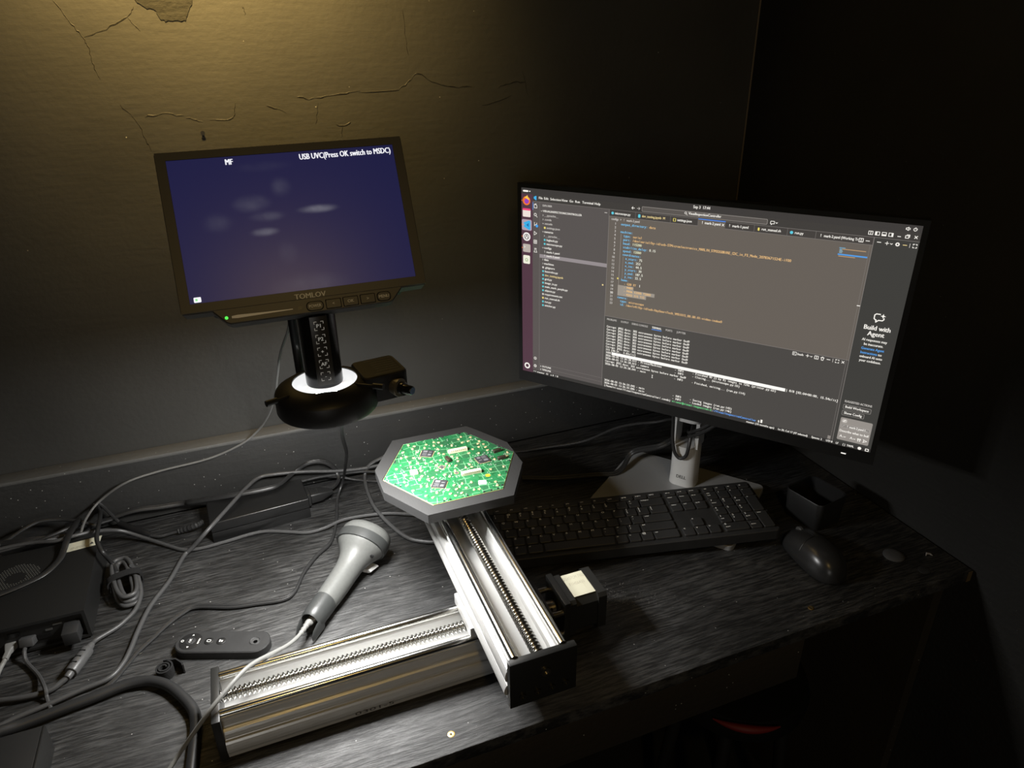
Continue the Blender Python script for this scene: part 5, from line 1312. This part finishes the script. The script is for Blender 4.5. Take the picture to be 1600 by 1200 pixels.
# a small black dongle plugged in at the right end
dg_ = tag(MB().box(-.009, .009, -.014, .010, 0, .0185).obj('usb_dongle', M_BLKM, None, loc=(-.2765, .8240, .0120), bevel=.0012), 'square black plug in the right end port of the mini computer', 'plug')

# lower left enclosure
bx = thing('enclosure', 'black metal enclosure at the bottom left corner of the desk', 'enclosure', (-0.345, 0.600, 0))
MB().box(-.075, .066, -.075, .066, 0, .036).obj('case', mat('dull_black_case', (.014,.014,.014), .5), bx, bevel=.001)
MB().box(.066, .0685, -.075, .066, .0, .036).obj('side_flange', M_ANOD, bx, bevel=.0006)
for yy in (.02, -.02, -.05):
    MB().lathe([(.0018, 0), (.0018, .0008), (.0004, .001)], 10, Matrix.Translation((.0685, yy, .016)) @ Matrix.Rotation(R(90), 4, 'Y')).obj('screw', M_STEEL, bx)
MB().box(.070, .082, -.064, -.048, .0, .012).obj('terminal_block', M_BLK, bx, bevel=.0008)

# ================================================================== CABLES
def cable(name, route, r, m, label, per=6, flat=1.0, seg=8, extra=None, cat='cable'):
    P = spline(CAB[route], per)
    c0 = P[len(P)//2]; o0 = Vector((c0.x, c0.y, 0))
    mb = MB(); mb.tube([p-o0 for p in P], r, seg, flat=flat)
    if extra: 
        for dy, dz in extra: mb.tube([p-o0+Vector((dy*.35, dy, dz)) for p in P], r, seg)
    o = mb.obj(name, m, None, True, loc=o0)
    return tag(o, label, cat)
cable('usb_cable', 'microscope_usb', .0017, mat('mid_grey_cable', (.16,.16,.155), .45), 'thin grey cable hanging from the microscope down over the wall ledge', seg=8)
cable('light_cord', 'ring_cord', .0021, M_RUB, 'twin black cord dropping from the ring light and crossing behind the remote', extra=[(.0038, 0)])
cable('motor_cable', 'motor_cable', .0031, M_RUBG, 'thick grey cable arching over the power adapter to the lower left', seg=10)
cable('mains_cord', 'brick_mains', .0031, M_RUB, 'black mains cord looping from the power adapter plug to the left', flat=.7, extra=[(.0042, 0)])
cable('usb_cable', 'long_usb', .0026, M_RUBG, 'dark grey cable running in front of the power adapter to the platform')
cable('signal_cable', 'loop_cable', .0029, M_RUBG, 'dark cable curving past the left corner of the platform')
cable('power_cable', 'back_cable', .0027, M_RUB, 'black cable along the upstand behind the scanner, the upper one')
cable('power_cable', 'back_cable_low', .0026, M_RUB, 'black cable flat on the desk behind the scanner, the lower one')
cable('sleeved_cable', 'thick_cable', .0062, M_RUB, 'very thick black cable bending in an arc at the bottom left', seg=14)
cable('ribbon_cable', 'flat_black', .0050, M_RUB, 'flat black cable lying across the top of the mini computer', flat=.42, seg=12)
cable('network_cable', 'left_cable_high', .0026, M_RUB, 'black cable arching behind the mini computer, the highest on the left')
cable('network_cable', 'left_cable_low', .0026, M_RUB, 'black cable crossing the back of the mini computer into the bundle')
cable('dc_cable', 'dc_lead', .0027, M_RUB, 'short black lead from the adapter plug to the upstand')
# coiled cord with strap and ferrite
coil = thing('coiled_cord', 'black cord coiled and strapped beside the mini computer, with a ferrite', 'cord', (-0.2265, 0.9130, 0))
cd = Vector((.22, -.975, 0)).normalized(); cl_ = Vector((cd.y*-1, cd.x, 0))
pts = []
for k in range(4):
    wx = (.0155, .0115, .0075, .0130)[k]; zz = (.005, .0095, .0145, .0185)[k]; ll = (.046, .043, .040, .044)[k]
    for j in range(20):
        a = 2*math.pi*j/20
        sx = math.copysign(abs(math.cos(a))**.6, math.cos(a)); sy__ = math.copysign(abs(math.sin(a))**.8, math.sin(a))
        pts.append(cl_*wx*sx + cd*ll*sy__ + Vector((0, 0, zz+.0045*j/20)))
MB().tube(spline(pts, 3), .0030, 10).obj('cord_loops', M_RUBG, coil, True)
band = []
for k in range(28):
    a = 2*math.pi*k/28
    p = cl_*(.0205*math.copysign(abs(math.cos(a))**.7, math.cos(a))) + Vector((0,0,.0135+.0125*math.copysign(abs(math.sin(a))**.7, math.sin(a))))
    band.append((p - cd*.006, p + cd*.006, p*1.0 + cd*.006))
sb_ = MB()
secs_in = [[tuple(b[0]) for b in band], [tuple(b[1]) for b in band]]
cen = Vector((0,0,.0135))
for t0 in (1.0,):
    A_ = [b[0] for b in band]; B_ = [b[1] for b in band]
    A2 = [cen - cd*.006 + (p + cd*.006 - cen)*1.10 for p in A_]; B2 = [cen + cd*.006 + (p - cd*.006 - cen)*1.10 for p in B_]
    sb_.loft([[tuple(p) for p in A_], [tuple(p) for p in A2], [tuple(p) for p in B2], [tuple(p) for p in B_], [tuple(p) for p in A_]], cap=False)
sb_.obj('strap', M_VELCRO, coil, True)
def in_coil(k): return [Vector(p) - coil.location for p in spline(CAB[k], 6)]
MB().tube(in_coil('coil_cord_out'), .0030, 10).obj('cord', M_RUBG, coil, True)
MB().tube(in_coil('coil_cord_in'), .0030, 10).obj('cord', M_RUB, coil, True)
MB().tube(in_coil('coil_cord_tail'), .0034, 10).obj('cord', M_RUBG, coil, True)
fa, fb = [Vector(p) - coil.location for p in CAB['ferrite']]
fd = (fb-fa).normalized()
fq = fd.to_track_quat('Z', 'Y').to_matrix().to_4x4()
fer = MB().lathe([(.0035, -.004), (.0045, 0), (.0048, .004), (.0070, .0055), (.0076, .007), (.0076, .039), (.0070, .0405), (.0045, .041), (.0045, .047), (.0035, .049)], 24, Matrix.Translation(fa) @ fq).obj('ferrite_core', mat('ferrite_grey', (.085,.085,.085), .4), coil, True)
for s_ in (.013, .022, .031):
    MB().box(-.0006, .0006, -.0035, .0035, -.0004, .0004, Matrix.Translation(fa + fd*s_ + Vector((0,0,.0076))) @ Matrix.Rotation(math.atan2(fd.y, fd.x), 4, 'Z')).obj('ferrite_slot', M_BLK, fer)
# plugged leads at the front of the mini computer
ul = thing('usb_lead', 'black lead plugged into the front of the mini computer', 'cable', (-.3290, .8260, 0))
MB().tube([Vector(p) - ul.location for p in spline(CAB['usb_lead'], 6)], .0024, 8).obj('lead', M_RUBG, ul, True)
MB().box(-.008, .008, -.006, .012, -.0055, .0055).obj('plug', M_RUBG, ul, loc=(.0020, .0040, .0185), rot=(R(-18), 0, R(-8)), bevel=.0015)
gl = thing('network_lead', 'light grey plug and lead at the front of the mini computer', 'cable', (-.3470, .8310, 0))
MB().tube([Vector(p) - gl.location for p in spline(CAB['grey_lead'], 6)], .0028, 10).obj('lead', M_CGREY, gl, True)
ga, gb = [Vector(p) - gl.location for p in CAB['grey_plug']]
gd = (gb-ga).normalized(); gs = Vector((-gd.y, gd.x, 0)).normalized(); gu = gs.cross(gd)*-1
def gsec(t, w, h): 
    c = ga.lerp(gb, t); return [tuple(c + gs*x + gu*y) for x, y in rrect(-w, w, -h, h, min(w,h)*.35, 3)]
MB().loft([gsec(.0,.0058,.0042), gsec(.45,.0062,.0046), gsec(.68,.0036,.0034), gsec(.72,.0030,.0030), gsec(1.02,.0028,.0028)]).obj('plug', M_CGREY, gl, True)
# rolled velcro tie
vt = thing('cable_tie', 'small rolled black cable tie standing near the thick cable', 'cable tie', (-0.1700, 0.7275, 0))
sp_ = []
for k in range(44):
    a = k*.33; r_ = .0032 + .00017*k
    sp_.append((r_*math.cos(a), r_*math.sin(a)))
sp_ += [(.013, .009), (.017, .004), (.0205, -.001), (.0215, -.005)]
vb = MB()
th = .0009
lft, rgt = [], []
for i, p in enumerate(sp_):
    a = Vector(sp_[max(0, i-1)]); b = Vector(sp_[min(len(sp_)-1, i+1)]); d = (b-a).normalized(); nn = Vector((-d.y, d.x))*th
    lft.append(Vector(p)+nn); rgt.append(Vector(p)-nn)
vb.loft([[(l.x, l.y, 0), (r_.x, r_.y, 0), (r_.x, r_.y, .0135), (l.x, l.y, .0135)] for l, r_ in zip(lft, rgt)])
vb.obj('strip', M_VELCRO, vt, True)

# monitor cables
MR = Matrix.Translation(mon.location) @ Matrix.Rotation(R(-52.78), 4, 'Z')
def ml(pts): return [tuple(MR @ Vector(p)) for p in pts]
CAB['mon_thin'] = [(.330, 1.060, .004), (.402, 1.038, .005), (.452, 1.020, .012)] + ml([(-.185, .035, .034), (-.125, .030, .079), (-.085, .024, .102), (-.050, .020, .117), (-.028, .034, .122), (-.006, .050, .116), (.004, .07, .108)])
cable('video_cable', 'mon_thin', .0022, M_RUB, 'thin black cable rising from the upstand to the monitor post', seg=8)
CAB['mon_loop'] = ml([(-.020, -.004, .175), (-.0195, .012, .140), (-.0180, .0140, .100), (-.0130, .0140, .076), (-.004, .0145, .0655), (.0060, .0145, .072), (.0090, .0160, .090), (.008, .026, .108), (.004, .045, .112)])
cable('display_cable', 'mon_loop', .0029, M_RUB, 'black cable hanging in a loop in front of the monitor post', seg=10)
CAB['mon_up'] = ml([(.000, .050, .098), (.004, .030, .101), (.016, .012, .114), (.036, .004, .132), (.060, -.002, .160), (.070, -.006, .180)])
cable('power_cable', 'mon_up', .0028, M_RUB, 'pair of black cables from the post opening up behind the monitor', extra=[(.005, .004)])
CAB['mon_rib'] = ml([(.02, .066, .085), (-.006, .068, .080), (-.026, .052, .074), (-.045, .034, .063)]) + [(.575, .916, .030), (.549, .903, .013), (.530, .899, .0065), (.497, .911, .005), (.455, .921, .005), (.425, .930, .005), (.38, .950, .005)]
cable('bundled_cable', 'mon_rib', .0030, M_RUB, 'bundle of black cables running from the monitor post over its foot plate', extra=[(.0045, .002), (-.0035, .0035)])

# ================================================================== UNDER THE DESK
stool = thing('stool', 'dim red curved edge of something in the dark under the desk', 'stool', (0.680, 0.700, ZF))
MB().lathe([(.10, .40), (.117, .405), (.120, .425), (.112, .445), (.08, .450), (.001, .450)], 36).obj('seat', mat('seat_black', (.004,.004,.004), .8, spec=.2), stool, True)
arc = []
for k in range(15):
    a = R(214 + 3.7*k)
    arc.append((.120*math.cos(a), .120*math.sin(a), .4385))
MB().tube(arc, [.001+.006*math.sin(math.pi*k/14) for k in range(15)], 10).obj('red_trim', mat('red_trim', (.16,.006,.004), .6), stool, True)
for k in range(4):
    a = R(45+90*k)
    MB().tube([(.08*math.cos(a), .08*math.sin(a), .41), (.12*math.cos(a), .12*math.sin(a), 0)], .012, 10).obj('leg', M_ANOD, stool, True)

# ================================================================== DUST
du = MB()
def mote(x, y, r):
    a = random.uniform(0, 6.28)
    du.add([(x+r*math.cos(a+k*2.09), y+r*math.sin(a+k*2.09), .0001) for k in range(3)] + [(x, y, r*.9)], [(0,1,3),(1,2,3),(2,0,3),(2,1,0)])
for k in range(420):
    a = random.gauss(0, 1); b = random.gauss(0, 1)
    x, y = .395+.030*a, .640+.014*b-.012*a
    if y > .505 and x > .37: mote(x, y, random.choice((.0002, .0003, .0003, .0005)))
for k in range(420):
    x, y = random.uniform(-.4, .86), random.uniform(.505, 1.07)
    if .165 < x < .36 and y < .9: continue
    if .24 < x < .72 and .62 < y < .87: continue
    if x < -.23 or (-.13 < x < .05 and y > .95) or (-.12 < x < .2 and .57 < y < .67): continue
    mote(x, y, random.choice((.0002, .0003, .0004, .0006)))
duo = du.obj('dust', mat('pale_dust', (.45,.45,.43), .9), None)
tag(duo, 'pale dust specks scattered over the black desk top', 'dust'); duo['kind'] = 'stuff'

bpy.data.objects.remove(_to, do_unlink=True)
bpy.data.curves.remove(_tc)
